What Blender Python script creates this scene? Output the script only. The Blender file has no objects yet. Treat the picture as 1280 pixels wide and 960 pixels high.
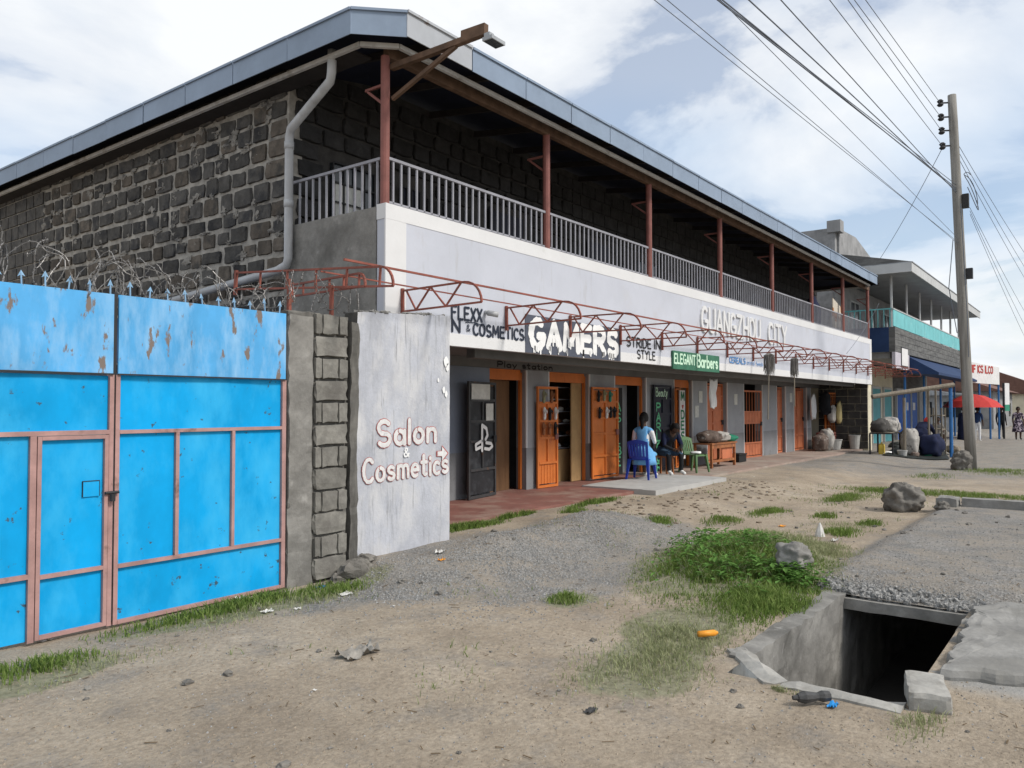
import bpy, bmesh, math, random
import numpy as np
from mathutils import Vector, Matrix, noise
R = math.radians
random.seed(7); RNG = np.random.default_rng(7)
sc = bpy.context.scene
col = sc.collection

# ------------------------------------------------------------------ camera
FPX, CAM_H, PITCH, ANG = 975.0, 1.8, R(1.645), R(37.38)
cam_d = bpy.data.cameras.new('camera'); cam = bpy.data.objects.new('camera', cam_d); col.objects.link(cam)
cam.location = (0, 0, CAM_H); cam.rotation_euler = (R(90)+PITCH, 0, -(R(90)-ANG))
cam_d.sensor_width = 36; cam_d.lens = FPX/1280*36; cam_d.clip_end = 3000; cam_d.clip_start = .05
sc.camera = cam
# ------------------------------------------------------------------ world, sun, exposure
SUN_EL, SUN_AZ = R(44), R(168)          # azimuth clockwise from +Y
w = bpy.data.worlds.new('World'); sc.world = w; w.use_nodes = True
nt = w.node_tree; nt.nodes.clear()
def N(nt, t, **k):
    n = nt.nodes.new(t)
    for a, b in k.items(): setattr(n, a, b)
    return n
def L(nt, a, b): nt.links.new(a, b)
def mth(nt, op, a, b=None, c=None, clamp=False):
    n = N(nt, 'ShaderNodeMath', operation=op, use_clamp=clamp)
    for i, v in enumerate((a, b, c)):
        if v is None: continue
        if isinstance(v, (int, float)): n.inputs[i].default_value = v
        else: L(nt, v, n.inputs[i])
    return n.outputs[0]
def ramp(nt, fac, stops, interp='LINEAR'):
    n = N(nt, 'ShaderNodeValToRGB'); n.color_ramp.interpolation = interp
    e = n.color_ramp.elements
    while len(e) < len(stops): e.new(.5)
    for i, (p, c) in enumerate(stops):
        e[i].position = p; e[i].color = (c, c, c, 1) if isinstance(c, (int, float)) else (*c, 1)
    L(nt, fac, n.inputs[0]); return n.outputs[0]
def mixc(nt, fac, a, b, mode='MIX'):
    n = N(nt, 'ShaderNodeMix', data_type='RGBA', blend_type=mode)
    for s, v in ((n.inputs[0], fac), (n.inputs[6], a), (n.inputs[7], b)):
        if isinstance(v, (int, float)): s.default_value = v
        elif isinstance(v, tuple): s.default_value = (*v, 1) if len(v) == 3 else v
        else: L(nt, v, s)
    return n.outputs[2]
sky = N(nt, 'ShaderNodeTexSky', sky_type='NISHITA', sun_disc=False)
sky.sun_elevation = SUN_EL; sky.sun_rotation = SUN_AZ; sky.air_density = 1.0; sky.dust_density = 1.5
tc = N(nt, 'ShaderNodeTexCoord')
sx = N(nt, 'ShaderNodeSeparateXYZ'); L(nt, tc.outputs['Generated'], sx.inputs[0])
zz = mth(nt, 'ADD', mth(nt, 'MAXIMUM', sx.outputs[2], 0.0), 0.22)
cv = N(nt, 'ShaderNodeCombineXYZ')
L(nt, mth(nt, 'DIVIDE', sx.outputs[0], zz), cv.inputs[0]); L(nt, mth(nt, 'DIVIDE', sx.outputs[1], zz), cv.inputs[1])
cv.inputs[2].default_value = 3.7
n1 = N(nt, 'ShaderNodeTexNoise'); n1.inputs['Scale'].default_value = 1.25; n1.inputs['Detail'].default_value = 9; n1.inputs['Roughness'].default_value = .56
n1.inputs['Distortion'].default_value = .3
L(nt, cv.outputs[0], n1.inputs['Vector'])
n2 = N(nt, 'ShaderNodeTexNoise'); n2.inputs['Scale'].default_value = .9; n2.inputs['Detail'].default_value = 5
L(nt, cv.outputs[0], n2.inputs['Vector'])
mask = ramp(nt, n1.outputs[0], [(.36, 0.0), (.45, .75), (.56, 1.0)])
hz = ramp(nt, sx.outputs[2], [(0.0, 1.0), (.28, 0.0)])
mask = mth(nt, 'MAXIMUM', mask, hz)
mask = mth(nt, 'MAXIMUM', mask, 0.34)
cc = ramp(nt, n2.outputs[0], [(.33, (4.3, 5.05, 6.0)), (.52, (6.1, 6.25, 6.4))])
skyc = mixc(nt, mask, sky.outputs[0], cc)
bg = N(nt, 'ShaderNodeBackground'); bg.inputs[1].default_value = .12
L(nt, skyc, bg.inputs[0])
wo = N(nt, 'ShaderNodeOutputWorld'); L(nt, bg.outputs[0], wo.inputs[0])

sun_d = bpy.data.lights.new('sun', 'SUN'); sun = bpy.data.objects.new('sun', sun_d); col.objects.link(sun)
sun_d.energy = 2.2; sun_d.angle = R(11); sun_d.color = (1.0, .95, .88)
sdir = Vector((math.sin(SUN_AZ)*math.cos(SUN_EL), math.cos(SUN_AZ)*math.cos(SUN_EL), math.sin(SUN_EL)))
sun.rotation_euler = sdir.to_track_quat('Z', 'Y').to_euler(); sun.location = sdir*60
vs = sc.view_settings; vs.view_transform = 'Standard'; vs.look = 'None'; vs.exposure = 0.42; vs.gamma = 1.0; vs.use_curve_mapping = False

# ------------------------------------------------------------------ pixel helper (photo px of 1280x960 -> point on a plane)
_fw = Vector((math.cos(ANG)*math.cos(PITCH), math.sin(ANG)*math.cos(PITCH), math.sin(PITCH)))
_rt = Vector((math.sin(ANG), -math.cos(ANG), 0)); _up = _rt.cross(_fw)
def on(axis, val, px, py):
    d = _fw + _rt*((px-640)/FPX) - _up*((py-480)/FPX); c = Vector((0, 0, CAM_H))
    return c + d*((val-c[axis])/d[axis])

# ------------------------------------------------------------------ materials
MATS = {}
def M(name, c, rough=.85, var=.18, scale=2.5, bump=.15, bscale=35, c2=None, thr=(.56, .66), scale2=1.6,
      stretch=(1, 1, 1), metal=0.0, rand=0.0, c3=None, thr3=(.6, .68), scale3=6, stretch3=(1, 1, 1), spec=.3, bdist=.01):
    m = bpy.data.materials.new(name); m.use_nodes = True; t = m.node_tree
    b = t.nodes['Principled BSDF']; b.inputs['Roughness'].default_value = rough; b.inputs['Metallic'].default_value = metal
    b.inputs['Specular IOR Level'].default_value = spec
    g = N(t, 'ShaderNodeNewGeometry')
    def nz(sc_, st, det=6, off=0):
        mp = N(t, 'ShaderNodeMapping'); mp.inputs['Scale'].default_value = st; mp.inputs['Location'].default_value = (off, off*.7, off*.3)
        L(t, g.outputs['Position'], mp.inputs[0])
        n = N(t, 'ShaderNodeTexNoise'); n.inputs['Scale'].default_value = sc_; n.inputs['Detail'].default_value = det; n.inputs['Roughness'].default_value = .62
        L(t, mp.outputs[0], n.inputs['Vector']); return n.outputs[0]
    lo = tuple(x*(1-var) for x in c); hi = tuple(min(1, x*(1+var)) for x in c)
    out = ramp(t, nz(scale, stretch), [(.3, lo), (.7, hi)])
    fine = nz(bscale, (1, 1, 1), 5, 3)
    if var > 0: out = mixc(t, .5*min(1, var*2), out, ramp(t, fine, [(.3, .55), (.7, 1.0)]), 'MULTIPLY')
    if c2: out = mixc(t, ramp(t, nz(scale2, stretch, 8, 11), [(thr[0], 0.), (thr[1], 1.)]), out, c2)
    if c3: out = mixc(t, ramp(t, nz(scale3, stretch3, 8, 23), [(thr3[0], 0.), (thr3[1], 1.)]), out, c3)
    if rand:
        oi = N(t, 'ShaderNodeObjectInfo'); out = mixc(t, 1.0, out, ramp(t, oi.outputs['Random'], [(0, 1-rand), (1, 1.0)]), 'MULTIPLY')
    L(t, out, b.inputs['Base Color'])
    if bump:
        bp = N(t, 'ShaderNodeBump'); bp.inputs['Strength'].default_value = bump; bp.inputs['Distance'].default_value = bdist
        L(t, fine, bp.inputs['Height']); L(t, bp.outputs[0], b.inputs['Normal'])
    MATS[name] = m; return m
M('lav', (.52, .54, .60), .8, .07, .9, .08, 30, c2=(.50, .51, .55), thr=(.6, .72), c3=(.40, .40, .41), thr3=(.60, .76), scale3=2.6, stretch3=(2.6, 2.6, .35))
M('white_paint', (.68, .68, .68), .75, .05, 1.5, .08, 30, c3=(.55, .55, .53), thr3=(.66, .76), scale3=3)
M('salon_wall', (.45, .465, .51), .88, .2, 2.2, .45, 30, c2=(.56, .56, .57), thr=(.48, .68), scale2=2.4, stretch=(1.3, 1.3, .7), c3=(.25, .255, .27), thr3=(.57, .72), scale3=9, stretch3=(3, 3, .22))
M('concrete', (.24, .232, .215), .9, .32, 2.5, .6, 26, c2=(.12, .116, .106), thr=(.5, .68), scale2=1.6, c3=(.33, .32, .30), thr3=(.6, .7), scale3=3)
M('concrete_light', (.25, .245, .232), .9, .32, 3, .5, 25, c2=(.20, .195, .18), thr=(.52, .68), scale2=2)
M('plaster_dark', (.12, .115, .105), .95, .35, 4, .5, 18, c2=(.2, .19, .17), thr=(.5, .66), stretch=(2, 2, .5))
M('mortar', (.36, .34, .305), .95, .35, 5, .6, 18, c2=(.12, .115, .11), thr=(.55, .7), scale2=1.2)
M('mortar_shaded', (.06, .057, .054), .95, .35, 5, .5, 18)  # mortar with the balcony's shade put into its colour
M('smear', (.27, .255, .23), .95, .35, 5, .6, 18, c2=(.11, .105, .1), thr=(.5, .65), scale2=3)
M('stone', (.105, .10, .093), .92, .35, 6, .7, 16, c2=(.05, .05, .052), thr=(.5, .62), scale2=3, rand=.45, bdist=.02)
M('stone_shaded', (.045, .044, .044), .92, .35, 6, .7, 16, rand=.4, bdist=.02)  # front wall stone, darkened to paint in the shade beneath the roof
M('stone_warm', (.15, .128, .105), .92, .35, 6, .7, 16, c2=(.07, .066, .06), thr=(.5, .62), scale2=3, rand=.45, bdist=.02)
M('block', (.25, .24, .215), .93, .3, 7, .5, 25, c2=(.17, .16, .145), thr=(.5, .66), scale2=4, rand=.3)
M('fascia', (.25, .315, .41), .55, .12, 1.2, .05, 10, c3=(.16, .15, .15), thr3=(.68, .75), scale3=5, metal=.15)
M('fascia_rust', (.42, .44, .47), .6, .12, 1.2, .05, 10, c2=(.16, .10, .06), thr=(.58, .66), scale2=4)
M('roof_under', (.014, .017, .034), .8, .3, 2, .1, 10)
M('gutter', (.55, .55, .54), .6, .15, 4, .05, 20, c2=(.30, .28, .25), thr=(.55, .68), scale2=2)
M('rafter', (.03, .026, .026), .85, .3, 4, .1, 20)
M('rusty_beam', (.14, .085, .055), .8, .35, 5, .2, 30)
M('post_red', (.24, .095, .08), .6, .2, 5, .08, 40)
M('truss_red', (.27, .085, .06), .65, .25, 6, .1, 60, c2=(.16, .07, .05), thr=(.55, .65), scale2=5)
M('rail_grey', (.30, .30, .33), .55, .15, 5, .05, 40)
M('pvc', (.48, .49, .50), .45, .15, 3, .03, 20, c2=(.30, .30, .30), thr=(.55, .7), stretch=(1, 1, .3))
M('gate_blue', (.003, .33, .70), .6, .16, 1.2, .08, 8, c2=(.05, .45, .79), thr=(.45, .72), scale2=1.5, stretch=(1.4, 1, .7), c3=(.05, .10, .14), thr3=(.645, .68), scale3=9, spec=.15)
M('gate_faded', (.09, .36, .68), .65, .18, 1.5, .1, 8, c2=(.27, .50, .74), thr=(.45, .68), scale2=2.4, stretch=(1.8, 1, .6), c3=(.19, .155, .135), thr3=(.59, .63), scale3=5, stretch3=(1.9, 1, .7), spec=.15)
M('gate_frame', (.40, .24, .22), .7, .2, 5, .1, 30, c2=(.2, .12, .1), thr=(.6, .7), scale2=4)
M('spike', (.22, .38, .55), .6, .1, 5, .02, 30)
M('wire_galv', (.30, .29, .28), .5, .25, 8, 0, 30, metal=.5)
M('cable', (.11, .125, .15), .7, .1, 3, 0, 20)
M('orange', (.60, .17, .035), .55, .16, 3, .06, 25, c2=(.36, .09, .03), thr=(.6, .72), scale2=3, stretch=(1, 1, .5))
M('orange_pale', (.55, .18, .085), .65, .16, 3, .06, 25, c2=(.36, .11, .06), thr=(.58, .7), scale2=3)
M('door_rail', (.05, .05, .052), .5, .3, 6, .1, 20, c2=(.14, .07, .04), thr=(.6, .68), scale2=5)
M('door_black', (.022, .023, .026), .55, .3, 4, .25, 12, c2=(.055, .06, .066), thr=(.5, .7), scale2=6)
M('door_navy', (.012, .014, .028), .55, .3, 4, .08, 14)
M('brown_wood', (.16, .085, .04), .7, .25, 3, .1, 20, stretch=(3, 3, .4))
M('tan_board', (.38, .24, .11), .7, .18, 3, .05, 20)
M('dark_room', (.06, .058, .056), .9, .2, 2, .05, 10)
M('shop_grey', (.33, .34, .36), .85, .1, 1.5, .1, 20, c2=(.27, .27, .28), thr=(.55, .7))
M('shop_bluegrey', (.22, .25, .31), .8, .12, 1.5, .1, 20)
M('dado', (.22, .225, .235), .85, .12, 1.5, .1, 20, c2=(.16, .16, .16), thr=(.56, .7), scale2=3)
M('soffit', (.17, .17, .17), .9, .15, 2, .1, 20)
M('red_floor', (.23, .105, .085), .7, .2, 2, .1, 25, c2=(.30, .21, .17), thr=(.5, .68), scale2=1.3)
M('walk_conc', (.33, .25, .21), .9, .2, 2, .2, 25, c2=(.36, .31, .26), thr=(.5, .66), scale2=1.5)
M('concrete_pale', (.34, .33, .305), .92, .3, 4, .6, 26, c2=(.22, .21, .19), thr=(.52, .68), scale2=5)
M('pad_conc', (.42, .415, .40), .9, .12, 2, .2, 25)
M('paint_navy', (.022, .030, .050), .75, .3, 6, 0, 20)
M('paint_slate', (.085, .095, .125), .75, .15, 3, .03, 20)
M('letter_white', (.66, .655, .645), .85, .12, 14, .1, 30, c3=(.5, .5, .51), thr3=(.55, .66), scale3=16)
M('paint_white', (.80, .80, .79), .75, .06, 5, 0, 20)
M('outline_red', (.42, .11, .10), .8, .2, 8, 0, 20)
M('paint_red', (.42, .06, .05), .75, .15, 6, 0, 20)
M('paint_green', (.02, .16, .07), .7, .2, 6, 0, 20)
M('board_green', (.045, .16, .10), .7, .2, 3, .02, 20)
M('letter_pale', (.55, .78, .60), .7, .1, 6, 0, 20)
M('letter_mint', (.12, .48, .25), .7, .2, 8, 0, 20)
M('paint_blue', (.10, .27, .56), .75, .25, 9, 0, 20)
M('paint_black', (.018, .018, .018), .75, .2, 5, 0, 20)
M('paper', (.62, .62, .58), .9, .15, 9, .05, 30)
M('cloth_white', (.78, .78, .78), .9, .05, 6, .1, 30)
M('chair_blue', (.012, .045, .36), .4, .1, 3, 0, 20, spec=.5)
M('chair_green', (.085, .17, .065), .45, .12, 3, 0, 20, spec=.5)
M('skin', (.075, .040, .026), .6, .12, 8, .03, 60)
M('hair', (.008, .007, .007), .8, .2, 20, .2, 80)
M('dress_blue', (.16, .42, .74), .85, .1, 6, .1, 40)
M('black_cloth', (.014, .015, .018), .9, .3, 6, .1, 40)
M('navy_cloth', (.012, .017, .05), .9, .3, 6, .1, 40)
M('jeans', (.045, .085, .14), .9, .3, 9, .1, 60)
M('grey_cloth', (.2, .19, .18), .9, .3, 6, .1, 40)
M('print_cloth', (.04, .03, .05), .9, .2, 6, .1, 40, c2=(.5, .42, .48), thr=(.54, .57), scale2=9)
M('red_cloth', (.50, .04, .035), .75, .12, 5, .05, 30)
M('sack', (.42, .40, .37), .9, .3, 4, .4, 12, c2=(.16, .15, .14), thr=(.55, .66), scale2=5)
M('sack_dark', (.07, .066, .062), .9, .4, 5, .4, 14, c2=(.25, .24, .22), thr=(.6, .7), scale2=6)
M('sack_brown', (.16, .12, .10), .9, .4, 6, .3, 14, c2=(.45, .43, .40), thr=(.58, .66), scale2=9)
M('plastic_green', (.02, .22, .13), .5, .2, 5, .1, 20)
M('jerry', (.62, .46, .07), .45, .15, 4, .03, 20)
M('jerry_cream', (.62, .52, .25), .45, .15, 4, .03, 20)
M('bucket', (.45, .45, .43), .6, .2, 5, .05, 20)
M('wood_bench', (.34, .13, .05), .65, .25, 4, .1, 25, c2=(.18, .08, .04), thr=(.56, .66), scale2=4)
M('wood_old', (.22, .19, .15), .9, .3, 5, .3, 30, stretch=(3, 3, .4))
M('wood_pole', (.25, .24, .22), .9, .3, 3, .35, 30, stretch=(5, 5, .25), c2=(.13, .12, .10), thr=(.55, .66), scale2=1.4)
M('tarp', (.02, .024, .022), .6, .3, 5, .3, 14)
M('rock', (.15, .14, .125), .92, .35, 3, .9, 9, c2=(.24, .225, .2), thr=(.5, .66), scale2=4, bdist=.03)
M('teal', (.17, .50, .52), .7, .12, 2, .05, 15, c2=(.26, .55, .56), thr=(.55, .7))
M('teal_door', (.10, .33, .36), .7, .15, 2, .05, 15)
M('door_blue', (.012, .10, .42), .6, .15, 3, .05, 15)
M('cream', (.68, .62, .47), .85, .1, 2, .1, 20, c2=(.5, .46, .36), thr=(.6, .7))
M('nb_band', (.15, .15, .145), .9, .3, 2, .4, 12, stretch=(.6, .6, 4), c2=(.09, .09, .09), thr=(.5, .65))
M('nb_grey', (.30, .30, .30), .9, .2, 1.5, .2, 15, c2=(.2, .2, .2), thr=(.5, .66))
M('nb_soffit', (.30, .32, .34), .85, .15, 1.5, .05, 15)
M('nb_white', (.48, .49, .49), .8, .1, 1.5, .05, 15)
M('nb_blue', (.02, .045, .12), .8, .2, 2, .05, 15)
M('nb_pale', (.50, .47, .52), .8, .12, 3, .05, 15)
M('roof_brown', (.16, .085, .065), .85, .3, 2, .1, 15)
M('iron_sheet', (.33, .35, .37), .6, .25, 2, .1, 15)
M('sign_white', (.68, .67, .66), .7, .08, 3, 0, 15)
M('blue_post', (.03, .14, .36), .5, .2, 4, .05, 20)
M('black_metal', (.03, .03, .032), .6, .2, 4, .05, 20)
M('glass_dark', (.02, .025, .03), .15, .1, 2, 0, 10, spec=.6)
M('litter_white', (.62, .61, .58), .8, .15, 20, .2, 60)
M('litter_orange', (.75, .30, .03), .5, .1, 9, 0, 20)
M('litter_blue', (.02, .25, .62), .5, .1, 9, 0, 20)
M('litter_dark', (.06, .06, .06), .5, .3, 20, .2, 60)
M('cloth_dirty', (.30, .28, .25), .95, .35, 14, .6, 40)
M('leaf_dry', (.16, .11, .06), .9, .3, 9, 0, 20, rand=.5)
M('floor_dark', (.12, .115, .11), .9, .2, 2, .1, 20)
M('shoe_brown', (.30, .12, .05), .6, .2, 9, 0, 20)
M('shoe_green', (.015, .25, .18), .5, .2, 9, 0, 20)
M('shoe_black', (.012, .012, .014), .5, .2, 9, 0, 20)
M('shoe_white', (.70, .70, .68), .6, .1, 9, 0, 20)
M('shoe_olive', (.30, .30, .18), .6, .2, 9, 0, 20)

# ------------------------------------------------------------------ mesh helpers
ORG = {}                                   # world origin of objects whose children are given in world coordinates
def tag(o, label, cat=None, group=None, kind=None):
    if label: o['label'] = label
    if cat: o['category'] = cat
    if group: o['group'] = group
    if kind: o['kind'] = kind
    return o
def thing(name, label, cat, loc=(0, 0, 0), rotz=0, group=None):
    o = bpy.data.objects.new(name, None); col.objects.link(o); o.empty_display_size = .2
    o.location = loc; o.rotation_euler = (0, 0, rotz); ORG[o.name] = Vector(loc)
    return tag(o, label, cat, group)
class MB:
    def __init__(s): s.v = []; s.f = []; s.m = []; s.mi = 0
    def add(s, vs, fs):
        k = len(s.v); s.v += [tuple(p) for p in vs]
        for f in fs: s.f.append(tuple(i+k for i in f)); s.m.append(s.mi)
        return s
    def box(s, x0, x1, y0, y1, z0, z1):
        v = [(x0, y0, z0), (x1, y0, z0), (x1, y1, z0), (x0, y1, z0), (x0, y0, z1), (x1, y0, z1), (x1, y1, z1), (x0, y1, z1)]
        return s.add(v, [(0, 3, 2, 1), (4, 5, 6, 7), (0, 1, 5, 4), (1, 2, 6, 5), (2, 3, 7, 6), (3, 0, 4, 7)])
    def bar(s, a, b, w_, h_=None, upv=(0, 0, 1)):
        a = Vector(a); b = Vector(b); d = (b-a).normalized(); u = Vector(upv)
        if abs(d.dot(u)) > .98: u = Vector((1, 0, 0))
        r = d.cross(u).normalized()*(w_/2); u = r.cross(d).normalized()*((h_ or w_)/2)
        v = [a-r-u, a+r-u, a+r+u, a-r+u, b-r-u, b+r-u, b+r+u, b-r+u]
        return s.add(v, [(0, 1, 2, 3), (7, 6, 5, 4), (0, 4, 5, 1), (1, 5, 6, 2), (2, 6, 7, 3), (3, 7, 4, 0)])
    def tube(s, pts, r, n=8):
        pts = [Vector(p) for p in pts]; rs = r if isinstance(r, (list, tuple)) else [r]*len(pts)
        vs = []; u = None
        for i, p in enumerate(pts):
            d = (pts[min(i+1, len(pts)-1)] - pts[max(i-1, 0)]).normalized()
            if u is None:
                u = d.cross(Vector((0, 0, 1)))
                if u.length < .05: u = d.cross(Vector((1, 0, 0)))
            u = (u - d*u.dot(d)).normalized(); q = d.cross(u)
            for k in range(n):
                a = 2*math.pi*k/n; vs.append(p + (u*math.cos(a) + q*math.sin(a))*rs[i])
        fs = [(i*n+k, i*n+(k+1) % n, (i+1)*n+(k+1) % n, (i+1)*n+k) for i in range(len(pts)-1) for k in range(n)]
        fs += [tuple(range(n))[::-1], tuple((len(pts)-1)*n+k for k in range(n))]
        return s.add(vs, fs)
    def lathe(s, prof, c=(0, 0, 0), n=16, sx=1, sy=1):
        vs = [(c[0]+r*sx*math.cos(2*math.pi*k/n), c[1]+r*sy*math.sin(2*math.pi*k/n), c[2]+z) for r, z in prof for k in range(n)]
        fs = [(i*n+k, i*n+(k+1) % n, (i+1)*n+(k+1) % n, (i+1)*n+k) for i in range(len(prof)-1) for k in range(n)]
        fs += [tuple(range(n))[::-1], tuple((len(prof)-1)*n+k for k in range(n))]
        return s.add(vs, fs)
    def blob(s, c, r, seed=0, amp=.15, fr=1.5, nu=14, nv=9, flat=None):
        vs = []; o = Vector((seed*3.1, seed*1.7, seed*.9))
        for j in range(nv+1):
            th = math.pi*j/nv
            for i in range(nu):
                ph = 2*math.pi*i/nu
                d = Vector((math.sin(th)*math.cos(ph), math.sin(th)*math.sin(ph), math.cos(th)))
                k = 1+amp*noise.noise(d*fr+o)*2+amp*.5*noise.noise(d*fr*2.7+o)*2+(amp*.7*(abs(noise.noise(d*fr*4.5+o))+.5*abs(noise.noise(d*fr*9+o))-.25) if nu > 20 else 0)
                p = Vector((d.x*r[0]*k, d.y*r[1]*k, d.z*r[2]*k))
                if flat is not None and p.z < flat: p.z = flat
                vs.append(p+Vector(c))
        fs = [(j*nu+i, (j+1)*nu+i, (j+1)*nu+(i+1) % nu, j*nu+(i+1) % nu) for j in range(nv) for i in range(nu)]
        return s.add(vs, fs)
    def prism(s, poly, d0, d1):             # poly: 3-D points; d0, d1 offset vectors
        n = len(poly); a = [Vector(p)+Vector(d0) for p in poly]; b = [Vector(p)+Vector(d1) for p in poly]
        return s.add(a+b, [tuple(range(n))[::-1], tuple(range(n, 2*n))] + [(i, (i+1) % n, n+(i+1) % n, n+i) for i in range(n)])
    def mesh(s, name, mats, smooth=False):
        me = bpy.data.meshes.new(name); me.from_pydata(s.v, [], s.f)
        for m in (mats if isinstance(mats, (list, tuple)) else [mats]): me.materials.append(MATS[m] if isinstance(m, str) else m)
        if s.mi or any(s.m): me.polygons.foreach_set('material_index', s.m)
        if smooth: me.polygons.foreach_set('use_smooth', [True]*len(s.f))
        me.update(); return me
    def build(s, name, mats, parent=None, loc=None, rot=None, smooth=False):
        if loc is None:                     # world coordinates
            o0 = ORG.get(parent.name, Vector((0, 0, 0))) if parent else None
            if parent is None:
                a = np.array(s.v); o0 = Vector(((a[:, 0].min()+a[:, 0].max())/2, (a[:, 1].min()+a[:, 1].max())/2, a[:, 2].min()))
            s.v = [(x-o0.x, y-o0.y, z-o0.z) for x, y, z in s.v]
            ob = bpy.data.objects.new(name, s.mesh(name, mats, smooth)); col.objects.link(ob)
            ob.parent = parent; ORG[ob.name] = Vector(o0)
            if parent is None: ob.location = o0
            return ob
        ob = bpy.data.objects.new(name, s.mesh(name, mats, smooth)); col.objects.link(ob)
        ob.parent = parent; ob.location = loc
        if rot: ob.rotation_euler = rot
        return ob
def piece(name, me, parent, loc, scale=(1, 1, 1), rot=(0, 0, 0)):
    o = bpy.data.objects.new(name, me); col.objects.link(o); o.parent = parent
    o0 = ORG.get(parent.name, Vector((0, 0, 0))) if parent else Vector((0, 0, 0))
    o.location = Vector(loc)-o0; o.scale = scale; o.rotation_euler = rot; return o
def box(name, mat, parent, x0, x1, y0, y1, z0, z1): return MB().box(x0, x1, y0, y1, z0, z1).build(name, mat, parent)

# hand-painted stroke lettering -----------------------------------------------------------
def arc(cx, cy, rx, ry, a0, a1, n=8): return [(cx+rx*math.cos(R(a0+(a1-a0)*i/n)), cy+ry*math.sin(R(a0+(a1-a0)*i/n))) for i in range(n+1)]
G = {
 'A': [[(0, 0), (.3, 1), (.6, 0)], [(.12, .33), (.48, .33)]],
 'B': [[(0, 0), (0, 1)], [(0, 1)]+arc(.28, .76, .24, .24, 90, -90)+[(0, .52)], [(0, .52)]+arc(.3, .26, .26, .26, 90, -90)+[(0, 0)]],
 'C': [arc(.3, .5, .3, .5, 45, 315, 12)], 'D': [[(0, 0), (0, 1)], [(0, 1)]+arc(.22, .5, .34, .5, 90, -90, 10)+[(0, 0)]],
 'E': [[(.48, 1), (0, 1), (0, 0), (.5, 0)], [(0, .52), (.4, .52)]], 'F': [[(.5, 1), (0, 1), (0, 0)], [(0, .52), (.4, .52)]],
 'G': [arc(.3, .5, .3, .5, 50, 320, 12)+[(.58, .42), (.34, .42)]], 'H': [[(0, 0), (0, 1)], [(.55, 0), (.55, 1)], [(0, .5), (.55, .5)]],
 'I': [[(0, 0), (0, 1)]], 'L': [[(0, 1), (0, 0), (.45, 0)]], 'M': [[(0, 0), (.06, 1), (.36, .3), (.66, 1), (.72, 0)]],
 'N': [[(0, 0), (0, 1), (.55, 0), (.55, 1)]], 'O': [arc(.3, .5, .3, .5, 90, 450, 14)], 'P': [[(0, 0), (0, 1)], [(0, 1)]+arc(.27, .74, .26, .26, 90, -90)+[(0, .48)]],
 'R': [[(0, 0), (0, 1)], [(0, 1)]+arc(.27, .74, .26, .26, 90, -90)+[(0, .48)], [(.22, .48), (.56, 0)]],
 'S': [arc(.27, .74, .25, .26, 35, 270, 8)+arc(.27, .25, .27, .25, 90, -145, 8)[1:]], 'T': [[(0, 1), (.58, 1)], [(.29, 1), (.29, 0)]],
 'U': [[(0, 1), (0, .28)]+arc(.28, .28, .28, .28, 180, 360, 8)+[(.56, 1)]], 'X': [[(0, 0), (.5, 1)], [(0, 1), (.5, 0)]],
 'Y': [[(0, 1), (.28, .5), (.56, 1)], [(.28, .5), (.28, 0)]], 'Z': [[(0, 1), (.54, 1), (0, 0), (.56, 0)]],
 'a': [arc(.22, .28, .22, .28, 90, 450, 10), [(.44, .56), (.44, 0)]], 'b': [[(0, 1), (0, 0)], arc(.22, .28, .22, .28, 90, 450, 10)],
 'c': [arc(.22, .28, .22, .28, 50, 310, 9)], 'e': [[(0, .3), (.42, .3)]+arc(.22, .28, .21, .28, 0, 310, 10)],
 'f': [[(.3, 1), (.15, .9), (.15, 0)], [(0, .6), (.3, .6)]], 'd': [[(.44, 1), (.44, 0)], arc(.22, .28, .22, .28, 90, 450, 10)],
 'i': [[(0, .56), (0, 0)], [(0, .78), (0, .84)]], 'l': [[(0, 1), (0, 0)]], 'm': [[(0, 0), (0, .56)], [(0, .45)]+arc(.16, .38, .15, .18, 150, 0, 5)+[(.31, 0)], [(.31, .42)]+arc(.46, .38, .15, .18, 150, 0, 5)+[(.61, 0)]],
 'n': [[(0, 0), (0, .56)], [(0, .4)]+arc(.2, .36, .19, .2, 150, 0, 6)+[(.39, 0)]], 'o': [arc(.22, .28, .22, .28, 90, 450, 12)],
 'r': [[(0, 0), (0, .56)], [(0, .38), (.12, .54), (.28, .54)]], 's': [arc(.18, .42, .17, .14, 30, 270, 6)+arc(.18, .14, .18, .14, 90, -150, 6)[1:]],
 't': [[(.12, .9), (.12, .1), (.22, 0), (.32, .04)], [(-.04, .6), (.3, .6)]], 'u': [[(0, .56), (0, .2)]+arc(.2, .2, .2, .2, 180, 360, 6)+[(.4, .56)], [(.4, .2), (.4, 0)]],
 'y': [[(0, .56), (.2, 0)], [(.42, .56), (.1, -.3)]], 'p': [[(0, .56), (0, -.3)], arc(.22, .28, .22, .28, 90, 450, 10)],
 '&': [[(.5, 0), (.12, .72), (.2, .98), (.36, .9), (.34, .7), (.02, .3), (.1, .02), (.3, .04), (.5, .35)]],
}
ADV = {}
for k_, g_ in G.items(): ADV[k_] = max(p[0] for s_ in g_ for p in s_)
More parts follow.
